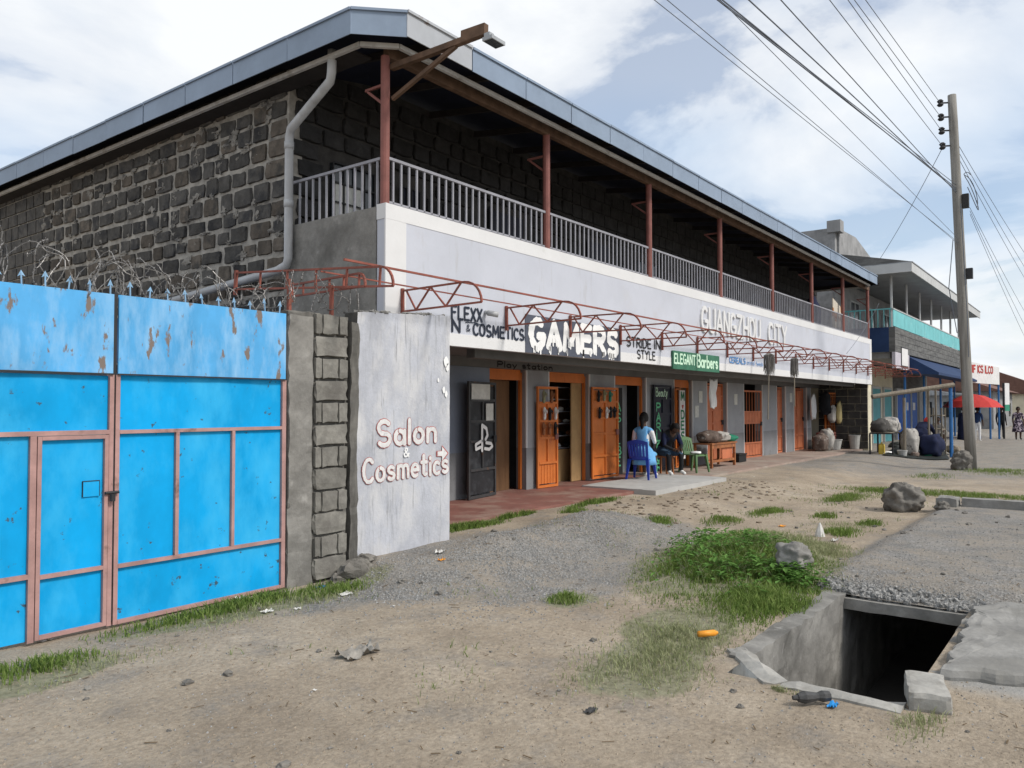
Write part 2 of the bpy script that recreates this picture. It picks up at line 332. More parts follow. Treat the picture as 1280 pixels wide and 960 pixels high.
def ribbon(mb, P, ux, nrm, strokes, th, lift=.004, depth=0, jit=0.0):
    """strokes in metres on the plane P + u*ux + v*Z, drawn as overlapping brush pieces each a hair prouder than the last"""
    ux = Vector(ux); nrm = Vector(nrm); uz = Vector((0, 0, 1)); k = 0
    for st in strokes:
        for i in range(len(st)-1):
            a = Vector((st[i][0], st[i][1], 0)); b = Vector((st[i+1][0], st[i+1][1], 0)); d = b-a
            if d.length < 1e-5: continue
            d.normalize(); q = Vector((-d.y, d.x, 0))
            t0 = th/2*(1+random.uniform(-jit, jit)); t1 = th/2*(1+random.uniform(-jit, jit)); e0 = d*t0*.55; e1 = d*t1*.55
            c0, c1 = a-d*t0*.85, b+d*t1*.85
            poly = [c0-q*t0*.5, a-e0*.3-q*t0, b+e1*.3-q*t1, c1-q*t1*.5, c1+q*t1*.5, b+e1*.3+q*t1, a-e0*.3+q*t0, c0+q*t0*.5]
            off = lift+depth+k*.00035; k += 1
            pts = [Vector(P)+ux*p.x+uz*p.y for p in poly]
            if nrm.dot(ux.cross(uz)) < 0: pts = pts[::-1]
            if depth: mb.prism(pts, nrm*.001, nrm*off)
            else: mb.add([p+nrm*off for p in pts], [tuple(range(8))])
    return mb
def layout(s, h, w_, gap=.22, wob=0.0):
    x = 0; out = []
    for ch in s:
        if ch == ' ': x += .45; continue
        dy = random.uniform(-wob, wob)
        out.append([(ch, x, dy)]); x += ADV[ch]+gap
    tot = max(x-gap, .55); k = w_/tot; res = []
    if s == 'I': out = [[('I', .27, 0)]]
    for (ch, x0, dy), in out: res.append([[((x0+p[0])*k, (p[1]+dy)*h) for p in st] for st in G[ch]])
    return res
def text(name, s, P, ux, nrm, h, w_, th, mat, parent, lift=.004, depth=0, gap=.22, wob=.02, jit=.15, slope=0, local=False):
    mb = MB()
    for strokes in layout(s, h, w_, gap, wob):
        strokes = [[(x, y+slope*x) for x, y in st] for st in strokes]
        ribbon(mb, P, ux, nrm, strokes, th, lift, depth, jit)
    return mb.build(name, mat, parent, loc=(0, 0, 0)) if local else mb.build(name, mat, parent)
FX, FN = (1, 0, 0), (0, -1, 0)
# ------------------------------------------------------------------ ground
def sm(t): t = np.clip(t, 0, 1); return t*t*(3-2*t)
_ph = RNG.uniform(0, 6.28, (14, 2)); _fr = [(.9, .5), (.6, 1.3), (1.7, 1.1), (2.3, -1.9), (3.1, 2.2), (-2.7, 3.7), (5.1, 4.3), (6.3, -5.2), (9.1, 3.3), (-8.2, 9.7), (14, 6), (11, -15), (21, 13), (-17, 24)]
def wob(x, y):
    s = 0
    for (a, b), (p, q) in zip(_fr, _ph): s = s+np.sin(a*x+p+.6*np.sin(b*y*.7+q))*np.sin(b*y+q)/(1.0+(abs(a)+abs(b))*.55)
    return s
def zg(x, y):
    x = np.asarray(x, float); y = np.asarray(y, float)
    z = .017*wob(x, y)
    rise = .15*sm((y-4.6)/1.7)*sm((x-5.25)/.55)                                   # up to the walkway
    z = z+rise
    z = z+.21*np.exp(-((x-8.7)/1.5)**2-((y-5.45)/.7)**2)+.07*np.exp(-((x-6.9)/.8)**2-((y-5.3)/.6)**2)   # gravel heap
    z = z+.10*np.exp(-((x-7.35)/.5)**2-((y-5.75)/.32)**2)+.07*np.exp(-((x-9.6)/.7)**2-((y-5.9)/.4)**2)-.05*np.exp(-((x-8.3)/.5)**2-((y-6.2)/.35)**2)+.03*np.exp(-((x-7.8)/2)**2-((y-5.4)/1)**2)*wob(x*2.2, y*2.2)
    z = z+.20*np.exp(-((x-8.7)/1.5)**2-((y-3.3)/.85)**2)                          # grassy heap beside the drain
    deck = sm((x-7.9)/.55)*sm((16-x)/.6)*sm((2.5-y)/.35)
    z = z*(1-.6*deck)+.12*deck
    z = z-.02*sm((2.6-x)/2)*sm((y-3)/2)
    keep = sm((6.2-y)/.4)+sm((5.4-x)/.3); 
    nearpit = np.exp(-(np.maximum(0, np.maximum(4.9-x, x-8))/.35)**2-(np.maximum(0, np.maximum(.8-y, y-2.25))/.35)**2)*(x < 7.9)
    z = z*(1-nearpit)+.0*nearpit
    return z
def zs(x, y): return float(zg(x, y))
PX0, PX1, PY0, PY1 = 5.12, 7.9, 1.0, 2.08
def axis(parts):
    out = []
    for a, b, s in parts: out += list(np.arange(a, b-1e-6, s))
    return np.array(out+[parts[-1][1]])
xs = axis([(-300, -20, 40), (-20, -2, 2), (-2, 1.5, .35), (1.5, 5.12, .06), (5.12, 7.9, .0695), (7.9, 12, .07), (12, 20, .16), (20, 40, .6), (40, 80, 3), (80, 600, 40)])
ys = axis([(-400, -30, 30), (-30, -4, 2), (-4, 0, .3), (0, 1.0, .0833), (1.0, 2.08, .06), (2.08, 7.3, .06), (7.3, 12, .5), (12, 60, 6), (60, 500, 40)])
XX, YY = np.meshgrid(xs, ys, indexing='ij'); ZZ = zg(XX, YY)
far = sm((np.maximum(np.abs(XX-15)-60, 0)+np.maximum(np.abs(YY)-30, 0))/60); ZZ = ZZ*(1-far)
nx, ny = len(xs), len(ys)
idx = np.arange(nx*ny).reshape(nx, ny)
cx = (xs[:-1]+xs[1:])/2; cy = (ys[:-1]+ys[1:])/2
hole = ((cx > PX0) & (cx < PX1))[:, None] & ((cy > PY0) & (cy < PY1))[None, :]
q = np.stack([idx[:-1, :-1], idx[1:, :-1], idx[1:, 1:], idx[:-1, 1:]], -1)[~hole]
me = bpy.data.meshes.new('ground'); me.from_pydata(np.stack([XX, YY, ZZ], -1).reshape(-1, 3).tolist(), [], q.tolist())
me.polygons.foreach_set('use_smooth', [True]*len(me.polygons))
n_ = .5+.5*wob(XX*1.3+3, YY*1.3+1)/1.6
def blobm(x, y, rx, ry, rot=0):
    c, s = math.cos(rot), math.sin(rot); dx, dy = XX-x, YY-y
    d = ((dx*c+dy*s)/rx)**2+((-dx*s+dy*c)/ry)**2
    return d
gr = np.zeros_like(XX)
for a in [(7.6, 5.6, 2.6, .95, -.05), (8.9, 5.2, 1.9, .9, 0), (5.9, 5.55, 1.0, .75, 0), (6.6, 4.6, 1.4, .8, -.2), (5.0, 5.7, .8, .4, 0)]:
    gr = np.maximum(gr, sm((1.75-blobm(*a)-.6*(n_-.5)*2)/1.5))
deckm = sm((XX-7.7)/.3)*sm((2.55-YY+.25*(n_-.5))/.3)*sm((16.3-XX)/.8)
gr = np.maximum(gr, deckm)
farg = sm((XX-19-3*(n_-.5))/5)*.8
gr = np.maximum(gr, farg)
cn = sm((.95-YY)/.12)*sm((XX-5.6)/.3)*sm((7.9-XX)/.3)
gn = np.zeros_like(XX)
for a in [(8.4, 3.3, 1.9, 1.0, 0.1), (4.15, 6.1, 1.5, .32, -.05), (2.1, 5.75, .75, .3, -.15), (5.9, 2.75, .7, .45, .2), (5.0, 2.6, .8, .42, .1), (6.1, 4.0, .35, .25, 0)]:
    gn = np.maximum(gn, sm((1.4-blobm(*a)-.6*(n_-.5)*2)/.8))
ca = me.color_attributes.new('zone', 'FLOAT_COLOR', 'POINT')
ca.data.foreach_set('color', np.stack([gr, gn, cn, np.ones_like(gr)], -1).reshape(-1).astype(np.float32))
gm = bpy.data.materials.new('ground'); gm.use_nodes = True; t = gm.node_tree; b = t.nodes['Principled BSDF']
b.inputs['Roughness'].default_value = .95; b.inputs['Specular IOR Level'].default_value = .15
geo = N(t, 'ShaderNodeNewGeometry'); za = N(t, 'ShaderNodeVertexColor', layer_name='zone'); zsep = N(t, 'ShaderNodeSeparateColor'); L(t, za.outputs[0], zsep.inputs[0])
def gn_(s, d=8, r=.65, off=0):
    n = N(t, 'ShaderNodeTexNoise'); n.inputs['Scale'].default_value = s; n.inputs['Detail'].default_value = d; n.inputs['Roughness'].default_value = r
    mp = N(t, 'ShaderNodeMapping'); mp.inputs['Location'].default_value = (off, off, 0); L(t, geo.outputs['Position'], mp.inputs[0]); L(t, mp.outputs[0], n.inputs['Vector']); return n.outputs[0]
dirt = ramp(t, gn_(.9, 9, .7), [(.3, (.27, .222, .17)), (.5, (.385, .32, .245)), (.7, (.48, .41, .325))])
dirt = mixc(t, ramp(t, gn_(1.7, 8, .7, 9), [(.52, 0.), (.66, .75)]), dirt, (.27, .245, .215))
dirt = mixc(t, .7, dirt, ramp(t, gn_(26, 9, .82), [(.33, .42), (.60, 1.15)]), 'MULTIPLY')
dirt = mixc(t, ramp(t, gn_(60, 4, .6, 3), [(.63, 0.), (.69, .8)]), dirt, (.40, .35, .28))
vor = N(t, 'ShaderNodeTexVoronoi'); vor.inputs['Scale'].default_value = 55; L(t, geo.outputs['Position'], vor.inputs['Vector'])
vc = N(t, 'ShaderNodeSeparateColor'); L(t, vor.outputs['Color'], vc.inputs[0])
grav = ramp(t, vc.outputs[0], [(0, (.17, .166, .158)), (.6, (.255, .248, .236)), (1, (.34, .33, .315))])
grav = mixc(t, .6, grav, ramp(t, gn_(1.3, 8, .7, 4), [(.35, .65), (.65, 1.15)]), 'MULTIPLY')
grav = mixc(t, ramp(t, gn_(2.1, 6, .6, 7), [(.42, 0.), (.66, .75)]), grav, (.31, .275, .23))
e1 = mth(t, 'ADD', zsep.outputs[0], mth(t, 'MULTIPLY', mth(t, 'SUBTRACT', gn_(4, 9, .8, 2), .5), 2.2))
out = mixc(t, ramp(t, e1, [(.12, 0.), (.95, 1.)]), dirt, grav)
gcol = ramp(t, gn_(14, 6, .7, 5), [(.35, (.14, .145, .085)), (.65, (.30, .30, .20))])
e2 = mth(t, 'ADD', zsep.outputs[1], mth(t, 'MULTIPLY', mth(t, 'SUBTRACT', gn_(7, 8, .8, 6), .5), 1.6))
out = mixc(t, ramp(t, e2, [(.45, 0.), (.85, .8)]), out, gcol)
out = mixc(t, zsep.outputs[2], out, ramp(t, gn_(3, 8, .7, 8), [(.3, (.27, .265, .25)), (.7, (.42, .41, .39))]))
L(t, out, b.inputs['Base Color'])
bp = N(t, 'ShaderNodeBump'); bp.inputs['Strength'].default_value = .8; bp.inputs['Distance'].default_value = .03
L(t, mth(t, 'ADD', gn_(28, 8, .75, 1), mth(t, 'MULTIPLY', vor.outputs['Distance'], mth(t, 'MULTIPLY', zsep.outputs[0], .5))), bp.inputs['Height']); L(t, bp.outputs[0], b.inputs['Normal'])
me.materials.append(gm)
ground = bpy.data.objects.new('ground', me); col.objects.link(ground); ground['kind'] = 'structure'

# rough boxes for concrete and kerbs
def roughbox(mb, x0, x1, y0, y1, z0, z1, step=.12, amp=.012, rot=0, seed=0):
    nxx, nyy, nzz = (max(1, int(round(d/step))) for d in (x1-x0, y1-y0, z1-z0))
    bm = bmesh.new(); ids = {}
    cxx, cyy = (x0+x1)/2, (y0+y1)/2; cr, sr = math.cos(rot), math.sin(rot)
    def V(i, j, k):
        key = (i, j, k)
        if key not in ids:
            p = Vector((x0+(x1-x0)*i/nxx, y0+(y1-y0)*j/nyy, z0+(z1-z0)*k/nzz))
            e = (i in (0, nxx))+(j in (0, nyy))+(k in (0, nzz))
            n3 = noise.noise_vector(p*7+Vector((seed, seed, seed)))+noise.noise_vector(p*19+Vector((seed, 3, 0)))*.5
            p = p+n3*amp*(1 if e < 2 else 1.3)
            if e >= 2: p += (Vector((cxx, cyy, (z0+z1)/2))-p).normalized()*amp*1.2
            dx, dy = p.x-cxx, p.y-cyy
            ids[key] = bm.verts.new((cxx+dx*cr-dy*sr, cyy+dx*sr+dy*cr, p.z))
        return ids[key]
    for i in range(nxx):
        for j in range(nyy):
            bm.faces.new((V(i, j, nzz), V(i+1, j, nzz), V(i+1, j+1, nzz), V(i, j+1, nzz))); bm.faces.new((V(i, j+1, 0), V(i+1, j+1, 0), V(i+1, j, 0), V(i, j, 0)))
    for i in range(nxx):
        for k in range(nzz):
            bm.faces.new((V(i, 0, k), V(i+1, 0, k), V(i+1, 0, k+1), V(i, 0, k+1))); bm.faces.new((V(i+1, nyy, k), V(i, nyy, k), V(i, nyy, k+1), V(i+1, nyy, k+1)))
    for j in range(nyy):
        for k in range(nzz):
            bm.faces.new((V(0, j+1, k), V(0, j, k), V(0, j, k+1), V(0, j+1, k+1))); bm.faces.new((V(nxx, j, k), V(nxx, j+1, k), V(nxx, j+1, k+1), V(nxx, j, k+1)))
    bm.verts.index_update()
    mb.add([v.co for v in bm.verts], [tuple(v.index for v in f.verts) for f in bm.faces]); bm.free(); return mb
# drain pit
drain = thing('storm_drain', 'open concrete storm drain pit beside the grassy heap', 'drain', (6.5, 1.5, 0))
roughbox(MB(), 5.42, 15.0, 2.03, 2.19, -1.2, .03, .11, .02).build('side_wall', 'concrete', drain)
m_ = roughbox(MB(), 5.05, 5.2, 1.0, 1.72, -1.2, .03, .1, .018)
roughbox(m_, 5.0, 5.72, 1.9, 2.06, -1.2, .035, .1, .02, rot=R(42), seed=4)
m_.build('end_wall', 'concrete_pale', drain)
roughbox(MB(), 5.1, 15.0, .86, 1.0, -1.2, .0, .11, .015, seed=2).build('side_wall', 'concrete', drain)
box('drain_floor', 'floor_dark', drain, 4.9, 15.0, .8, 2.2, -1.35, -1.16)
roughbox(MB(), 7.84, 15.0, .87, 2.2, -.12, -.02, .13, .006, seed=6).build('cover_slab', 'concrete', drain)
tag(roughbox(MB(), 5.16, 5.60, .80, 1.03, -.02, .11, .035, .010, rot=R(14), seed=9).build('concrete_block', 'concrete_pale'), 'loose pale concrete block at the lip of the open drain', 'block')
# broken concrete road slabs right of the pit
for pts, lab, zt in (([(5.85, .90), (7.9, .95), (8.5, .70), (8.2, .2), (6.1, .15)], 'broken grey concrete paving slab along the drain mouth', .07), ([(4.75, .1), (6.1, .02), (8.3, .12), (8.6, -1.6), (5.2, -1.8)], 'worn flat concrete apron slab beyond the broken slab', .055)):
    m_ = MB(); poly = []
    for i in range(len(pts)):
        a, c = Vector((*pts[i], 0)), Vector((*pts[(i+1) % len(pts)], 0)); k = max(2, int((c-a).length/.05))
        for j in range(k):
            p = a.lerp(c, j/k); nv = noise.noise_vector(p*5)*.05+noise.noise_vector(p*19)*.02; poly.append(p+Vector((nv.x, nv.y, 0)))
    nn = len(poly); ctr = sum(poly, Vector((0, 0, 0)))/nn; rings = []
    for f, z in ((1.0, -.1), (1.0, zt-.05), (.992, zt-.03), (.98, zt-.008), (.95, zt), (.88, zt), (.8, zt), (.7, zt+.004), (.55, zt), (.4, zt+.002), (.25, zt), (.1, zt)):
        rings.append([Vector((ctr.x+(p.x-ctr.x)*f, ctr.y+(p.y-ctr.y)*f, z+noise.noise(Vector((p.x*f*4, p.y*f*4, z)))*.016+noise.noise(Vector((p.x*f*17, p.y*f*17, z)))*.008*(f > .93))) for p in poly])
    m_.add([v for r in rings for v in r], [(i*nn+k, i*nn+(k+1) % nn, (i+1)*nn+(k+1) % nn, (i+1)*nn+k) for i in range(len(rings)-1) for k in range(nn)]+[tuple((len(rings)-1)*nn+k for k in range(nn))])
    o = m_.build('paving_slab', 'concrete_light'); tag(o, lab, 'slab')
m_ = roughbox(MB(), 15.05, 15.25, -5, 2.0, -.05, .26, .15, .012); roughbox(m_, 14.85, 15.3, 2.03, 2.35, -.05, .27, .12, .02, seed=3)
o = m_.build('kerb', 'concrete_light'); o['kind'] = 'structure'

# walkway ---------------------------------------------------------------------------------
m_ = roughbox(MB(), 6.9, 16.2, 7.17, 9.6, -.1, .2, .18, .006); o = m_.build('pavement', 'red_floor'); o['kind'] = 'structure'
m_ = roughbox(MB(), 16.22, 31.6, 7.3, 9.6, -.1, .205, .2, .007, seed=5); o = m_.build('pavement', 'walk_conc'); o['kind'] = 'structure'
m_ = roughbox(MB(), 13.2, 16.6, 6.72, 8.35, -.1, .235, .17, .007, seed=8); o = m_.build('doorstep_pad', 'pad_conc'); o['kind'] = 'structure'

# ------------------------------------------------------------------ main building
X0, X1, YP, YW = 6.6, 31.3, 7.0, 8.9
ZS, ZP = 2.62, 4.28
bld = thing('shop_building', 'long two-storey shop building with white parapet and grey stone upper floor', 'building', (18, 9, 0))
# side stone wall: mortar core + individual stones
core = MB().box(X0+.03, X0+.25, YW+.05, 24, 0, 6.75).build('side_wall', 'mortar', bld)
def stone_mesh(seed, mat):
    bm = bmesh.new(); bmesh.ops.create_cube(bm, size=1)
    bmesh.ops.subdivide_edges(bm, edges=bm.edges, cuts=2, use_grid_fill=True)
    for v in bm.verts:
        p = v.co.copy(); nz = noise.noise_vector(p*2.1+Vector((seed*5.3, seed, 0)))
        cnr = sum(abs(c) > .45 for c in p)
        v.co += Vector((nz.x*.10, nz.y*.09, nz.z*.10))
        if cnr >= 2: v.co *= .93
    me = bpy.data.meshes.new('stone'); bm.to_mesh(me); bm.free(); me.materials.append(MATS[mat]); return me
SM2 = [stone_mesh(i+50, 'stone_shaded') for i in range(6)]
SM = [stone_mesh(i, 'stone' if i % 3 else 'stone_warm') for i in range(12)]
rs = random.Random(3); rest = MB(); nst = 0
z = 2.0
while z < 6.5:
    hgt = rs.uniform(.25, .30); y = YW+.04+rs.uniform(-.0, .05); 
    while y < 19.5:
        ln = rs.uniform(.3, .58)
        if y < 16.6 and nst < 296 and z > 2.5:
            piece('stone', rs.choice(SM), core, (X0+.05+rs.uniform(-.012, .012), y+ln/2, z+hgt/2), (.10, ln-.065*rs.uniform(.4, 1.6), hgt-.06*rs.uniform(.4, 1.6)), (rs.uniform(-.02, .02), 0, 0)); nst += 1
        else:
            rest.box(X0+.0, X0+.08, y+.02, y+ln-.02, z+.018, z+hgt-.015)
        y += ln
    z += hgt
o = rest.build('far_stones', 'stone', core); o['kind'] = 'stuff'
m_ = MB()
for i in range(230):
    y, z = rs.uniform(8.95, 16.8), rs.uniform(2.5, 6.4); m_.blob((X0+.01, y, z), (.018, rs.uniform(.03, .11), rs.uniform(.02, .06)), i, .6, 2.4, 10, 7)
o = m_.build('mortar_smears', 'smear', core); o['kind'] = 'stuff'
# upper front wall behind the balcony
up = MB().box(X0+.25, X1, YW+.06, YW+.25, ZS+.2, 6.75).build('front_wall', 'mortar_shaded', bld)
z = 3.6; nst = 0; opens = [(7.35, 8.15, 4.2, 5.35), (8.75, 9.15, 3.5, 5.3), (11.0, 12.0, 3.3, 5.4), (14.4, 15.3, 3.3, 5.4), (16.6, 17.6, 4.2, 5.3), (20, 20.9, 3.3, 5.4), (24, 25, 3.3, 5.4), (27.5, 28.5, 4.2, 5.3)]
rest = MB()
while z < 6.4:
    hgt = rs.uniform(.25, .3); x = X0+rs.uniform(.02, .2)
    while x < X1-.5:
        ln = rs.uniform(.32, .58)
        if not any(a-.02 < x+ln and x < b_+.02 and c < z+hgt and z < d_ for a, b_, c, d_ in opens):
            if x < 13.5 and nst < 250:
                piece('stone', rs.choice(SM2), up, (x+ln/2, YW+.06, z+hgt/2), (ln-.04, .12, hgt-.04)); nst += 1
            else: rest.box(x+.015, x+ln-.015, YW+.02, YW+.08, z+.015, z+hgt-.015)
        x += ln
    z += hgt
o = rest.build('far_stones', 'stone_shaded', up); o['kind'] = 'stuff'
for i, (a, b_, c, d_) in enumerate(opens):
    isw = c > 4
    fr = MB().box(a, b_, YW+.0, YW+.06, c, d_)
    wi = fr.build('window' if isw else 'door', 'glass_dark' if isw else 'door_navy', bld)
    if isw or i == 1:
        g_ = MB()
        for k in range(5): g_.box(a+(b_-a)*k/4-.01, a+(b_-a)*k/4+.01, YW-.03, YW-.01, c, d_)
        for k in range(5): g_.box(a, b_, YW-.045, YW-.032, c+(d_-c)*k/4-.01, c+(d_-c)*k/4+.01)
        g_.build('grille', 'black_metal', wi)
        box('curtain', 'paper', wi, a+.05, b_-.2, YW-.006, YW-.002, c+.05, d_-.3)
    else: box('frame', 'black_metal', wi, a-.04, a, YW-.04, YW+.02, c, d_+.04)
# balcony slab, parapet, borders
box('balcony_slab', 'soffit', bld, X0+.01, X1-.01, YP+.15, YW+.06, ZS+.05, ZS+.28)
par = MB().box(X0+.012, X1, YP, YP+.15, ZS, ZP).build('parapet', 'lav', bld)
for n_m, a in (('white_border', (X0+.004, X1+.006, YP-.006, YP+.156, ZP-.17, ZP+.02)), ('white_border', (X0+.004, X0+.36, YP-.006, YP+.02, ZS-.004, ZP-.172)), ('white_border', (X1-.3, X1+.006, YP-.006, YP+.02, ZS-.004, ZP-.172)), ('white_border', (X0+.362, X1-.302, YP-.006, YP+.02, ZS-.004, ZS+.165))):
    MB().box(*a).build(n_m, 'white_paint', par)
roughbox(MB(), X0, X0+.15, YP+.16, YW+.1, .0, ZP, .16, .005).build('end_wall', 'concrete', bld)
# roof -------------------------------------------------------------------------------------
XF, YF, ZF0, ZF1, CH = 6.1, 6.6, 6.22, 6.52, .46
XE, YE = 30.9, 24.0
outl = [(XF, YE), (XF, YF+CH), (XF+CH, YF), (XE-CH, YF), (XE, YF+CH), (XE, YE)]
inl = [(XF+6, YE), (XF+6, YF+6), (XF+6.2, YF+6), (XE-6.2, YF+6), (XE-6, YF+6), (XE-6, YE)]
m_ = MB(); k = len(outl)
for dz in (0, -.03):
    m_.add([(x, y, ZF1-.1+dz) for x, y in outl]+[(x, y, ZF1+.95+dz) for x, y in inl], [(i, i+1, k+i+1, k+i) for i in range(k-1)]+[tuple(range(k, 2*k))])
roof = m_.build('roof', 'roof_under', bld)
def along(p, q, f): return (p[0]+(q[0]-p[0])*f, p[1]+(q[1]-p[1])*f)
def offs(pts, d): 
    # inward offset of the eave outline
    return [(pts[0][0]+d, pts[0][1]), (pts[1][0]+d, pts[1][1]+d*.41), (pts[2][0]+d*.41, pts[2][1]+d), (pts[3][0]-d*.41, pts[3][1]+d), (pts[4][0]-d, pts[4][1]+d*.41), (pts[5][0]-d, pts[5][1])]
rf = random.Random(5)
bk_ = offs(outl, .012); m_ = MB()
for i in range(k-1): m_.add([(*bk_[i], ZF0+.01), (*bk_[i+1], ZF0+.01), (*bk_[i+1], ZF1+.005), (*bk_[i], ZF1+.005)], [(0, 1, 2, 3)])
m_.build('fascia_board', 'rafter', roof)
for i in range(k-1):
    p, q_ = outl[i], outl[i+1]; ln = math.hypot(q_[0]-p[0], q_[1]-p[1]); ns = max(1, int(round(ln/1.18)))
    for j in range(ns):
        a, c = along(p, q_, j/ns+(.008 if j else -.009)/ln), along(p, q_, (j+1)/ns-(.008 if j < ns-1 else -.009)/ln); dz = rf.uniform(-.006, .006)
        d = Vector((c[0]-a[0], c[1]-a[1], 0)).normalized(); nn = Vector((d.y, -d.x, 0)) if True else None
        if nn.dot(Vector(((a[0]+c[0])/2-18, (a[1]+c[1])/2-14, 0))) < 0: nn = -nn
        o_ = rf.uniform(0, .008)
        m_ = MB().prism([(a[0], a[1], ZF0+dz), (c[0], c[1], ZF0+dz), (c[0], c[1], ZF1+dz), (a[0], a[1], ZF1+dz)], nn*o_, nn*(o_+.012))
        m_.prism([(a[0], a[1], ZF1-.012+dz), (c[0], c[1], ZF1-.012+dz), (c[0], c[1], ZF1+.02+dz), (a[0], a[1], ZF1+.02+dz)], nn*(o_+.013), nn*(o_+.035))
        m_.build('fascia_panel', 'fascia_rust' if (i == 2 and j == 0) else 'fascia', roof)
MB().box(XF+.26, X0+.04, YF+.7, YE, ZF0-.05, ZF0-.03).build('eave_shade_strip', 'rafter', roof)  # dark strip added to deepen the shade under the left eave
g1 = offs(outl, .22); m_ = MB()
for i in range(k-1): m_.bar((*g1[i], ZF0-.02), (*g1[i+1], ZF0-.02), .05, .055)
m_.build('gutter', 'gutter', roof)
m_ = MB(); m_.bar((X0+.06, YP+.06, 6.2), (X1-.1, YP+.06, 6.2), .09, .14); 
m_.build('beam', 'rusty_beam', roof)
for i in range(22):
    x = X0+.5+i*1.15; MB().bar((x, YF+.1, ZF1-.18), (x, YW, ZF1+.13), .05, .1).build('rafter', 'rafter', roof)
# downpipe
m_ = MB().tube([(6.36, 7.72, 6.3), (6.36, 7.73, 6.02), (6.38, 7.78, 5.93), (6.5, 8.74, 5.56), (6.52, 8.80, 5.46), (6.52, 8.80, 3.80), (6.52, 8.84, 3.72), (6.5, 9.0, 3.66), (6.4, 11.8, 3.42)], .058, 12)
for z in (5.3, 4.5): m_.tube([(6.52, 8.80, z), (6.52, 8.80, z+.1)], .066, 12)
m_.build('downpipe', 'pvc', bld, smooth=True)
# posts and railing
for i in range(8):
    x = 6.66+i*3.5 if i < 7 else 31.1
    m_ = MB().tube([(x, YP+.07, ZP+.02), (x, YP+.07, 6.15)], .058, 12)
    m_.bar((x+.03, YP+.1, 5.55), (x+.03, YP+.42, 5.8), .03); m_.bar((x+.03, YP+.1, 5.82), (x+.03, YP+.46, 5.82), .03)
    m_.build('balcony_post', 'post_red', bld, smooth=False)
ral = MB().box(X0+.06, X1-.1, YP+.05, YP+.09, 4.87, 4.905).box(X0+.06, X1-.1, YP+.06, YP+.08, ZP+.05, ZP+.075).box(X0+.055, X0+.09, YP+.16, YW, 4.872, 4.907).build('balcony_railing', 'rail_grey', bld)
bme = MB().box(-.013, .013, -.01, .01, 0, .6).mesh('bar', 'rail_grey')
x = X0+.2
while x < X1-.2:
    piece('railing_bar', bme, ral, (x, YP+.07, ZP+.02)); x += .14
y = YP+.22
while y < YW-.05:
    piece('railing_bar', bme, ral, (X0+.075, y, ZP-.01), (1, 1, 1.0), (0, 0, R(90))); y += .14
# things on the balcony
tag(MB().blob((25.6, 7.45, 4.75), (.55, .22, .5), 3, .2).build('laundry_bundle', 'navy_cloth', smooth=True), 'dark navy bundle of clothes piled behind the balcony railing', 'clothes')
m_ = MB()
for i in range(10):
    m_.add([(27.0+i*.14, 7.22+.03*math.sin(i*2), 4.3), (27.14+i*.14, 7.22+.03*math.sin(i*2+2), 4.3), (27.14+i*.14, 7.2, 5.35-.03*i-.05*(i > 6)), (27.0+i*.14, 7.2, 5.4-.03*i)], [(0, 1, 2, 3)])
M('blanket', (.55, .50, .42), .9, .2, 4, .1, 20, c2=(.35, .15, .05), thr=(.55, .6), scale2=3)
o = m_.build('blanket', 'blanket', smooth=True); md = o.modifiers.new('thick', 'SOLIDIFY'); md.thickness = .03
tag(o, 'cream and orange patterned blanket hung over the balcony railing', 'blanket')
# ground-floor front: piers between openings
piers = [(6.75, 8.9, 0), (9.62, 10.98, 1), (12.1, 12.87, 2), (14.4, 15.5, 2), (17.0, 18.55, 2), (19.65, 20.62, 2), (22.07, 23.4, 2), (25.0, 26.4, 2), (27.3, 28.2, 2), (29.7, 30.2, 2)]
for a, b_, k in piers:
    pm = 'shop_bluegrey' if k <= 1 else 'shop_grey'
    p = MB().box(a, b_, YW, YW+.24, .2, 2.5).build('pier', pm, bld)
    box('dado_band', 'dado', p, a-.002, b_+.002, YW-.004, YW+.238, .2, 1.0)
    if k == 2:
        box('white_edge', 'white_paint', p, a-.004, a+.03, YW-.007, YW+.03, 1.003 if a < 16 else .2, 2.498)
        box('white_edge', 'white_paint', p, b_-.03, b_+.004, YW-.007, YW+.02, 1.003 if a < 16 else .2, 2.498)
box('lintel', 'soffit', bld, 6.75, X1-.1, YW-.05, YW+.25, 2.503, ZS+.049)
box('lintel_beam', 'soffit', bld, 8.9, X1-.6, YP+.5, YP+.66, 2.53, ZS+.049)
# rooms
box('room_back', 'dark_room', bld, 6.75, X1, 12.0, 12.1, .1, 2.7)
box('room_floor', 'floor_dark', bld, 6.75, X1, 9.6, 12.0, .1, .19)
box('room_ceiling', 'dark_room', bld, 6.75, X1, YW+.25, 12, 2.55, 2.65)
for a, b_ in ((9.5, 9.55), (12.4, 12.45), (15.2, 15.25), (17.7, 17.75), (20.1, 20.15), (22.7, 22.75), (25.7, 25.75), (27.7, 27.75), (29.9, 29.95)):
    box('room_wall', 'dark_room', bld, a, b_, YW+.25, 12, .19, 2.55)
ew = roughbox(MB(), X1-.1, X1+.45, YP+.12, YW+.3, 0, ZS-.01, .25, .004).build('end_wall', 'cream', bld)
m_ = MB(); z = .22
while z < 2.5:
    y = YP+.13-(.2 if int(z*10) % 2 else 0)
    while y < YW:
        a, b_ = max(y, YP+.13), min(y+.44, YW); 
        if b_-a > .05: m_.box(X1-.14, X1-.108, a+.008, b_-.008, z+.008, z+.27)
        y += .45
    z += .28
m_.build('stone_facing', 'stone', ew)
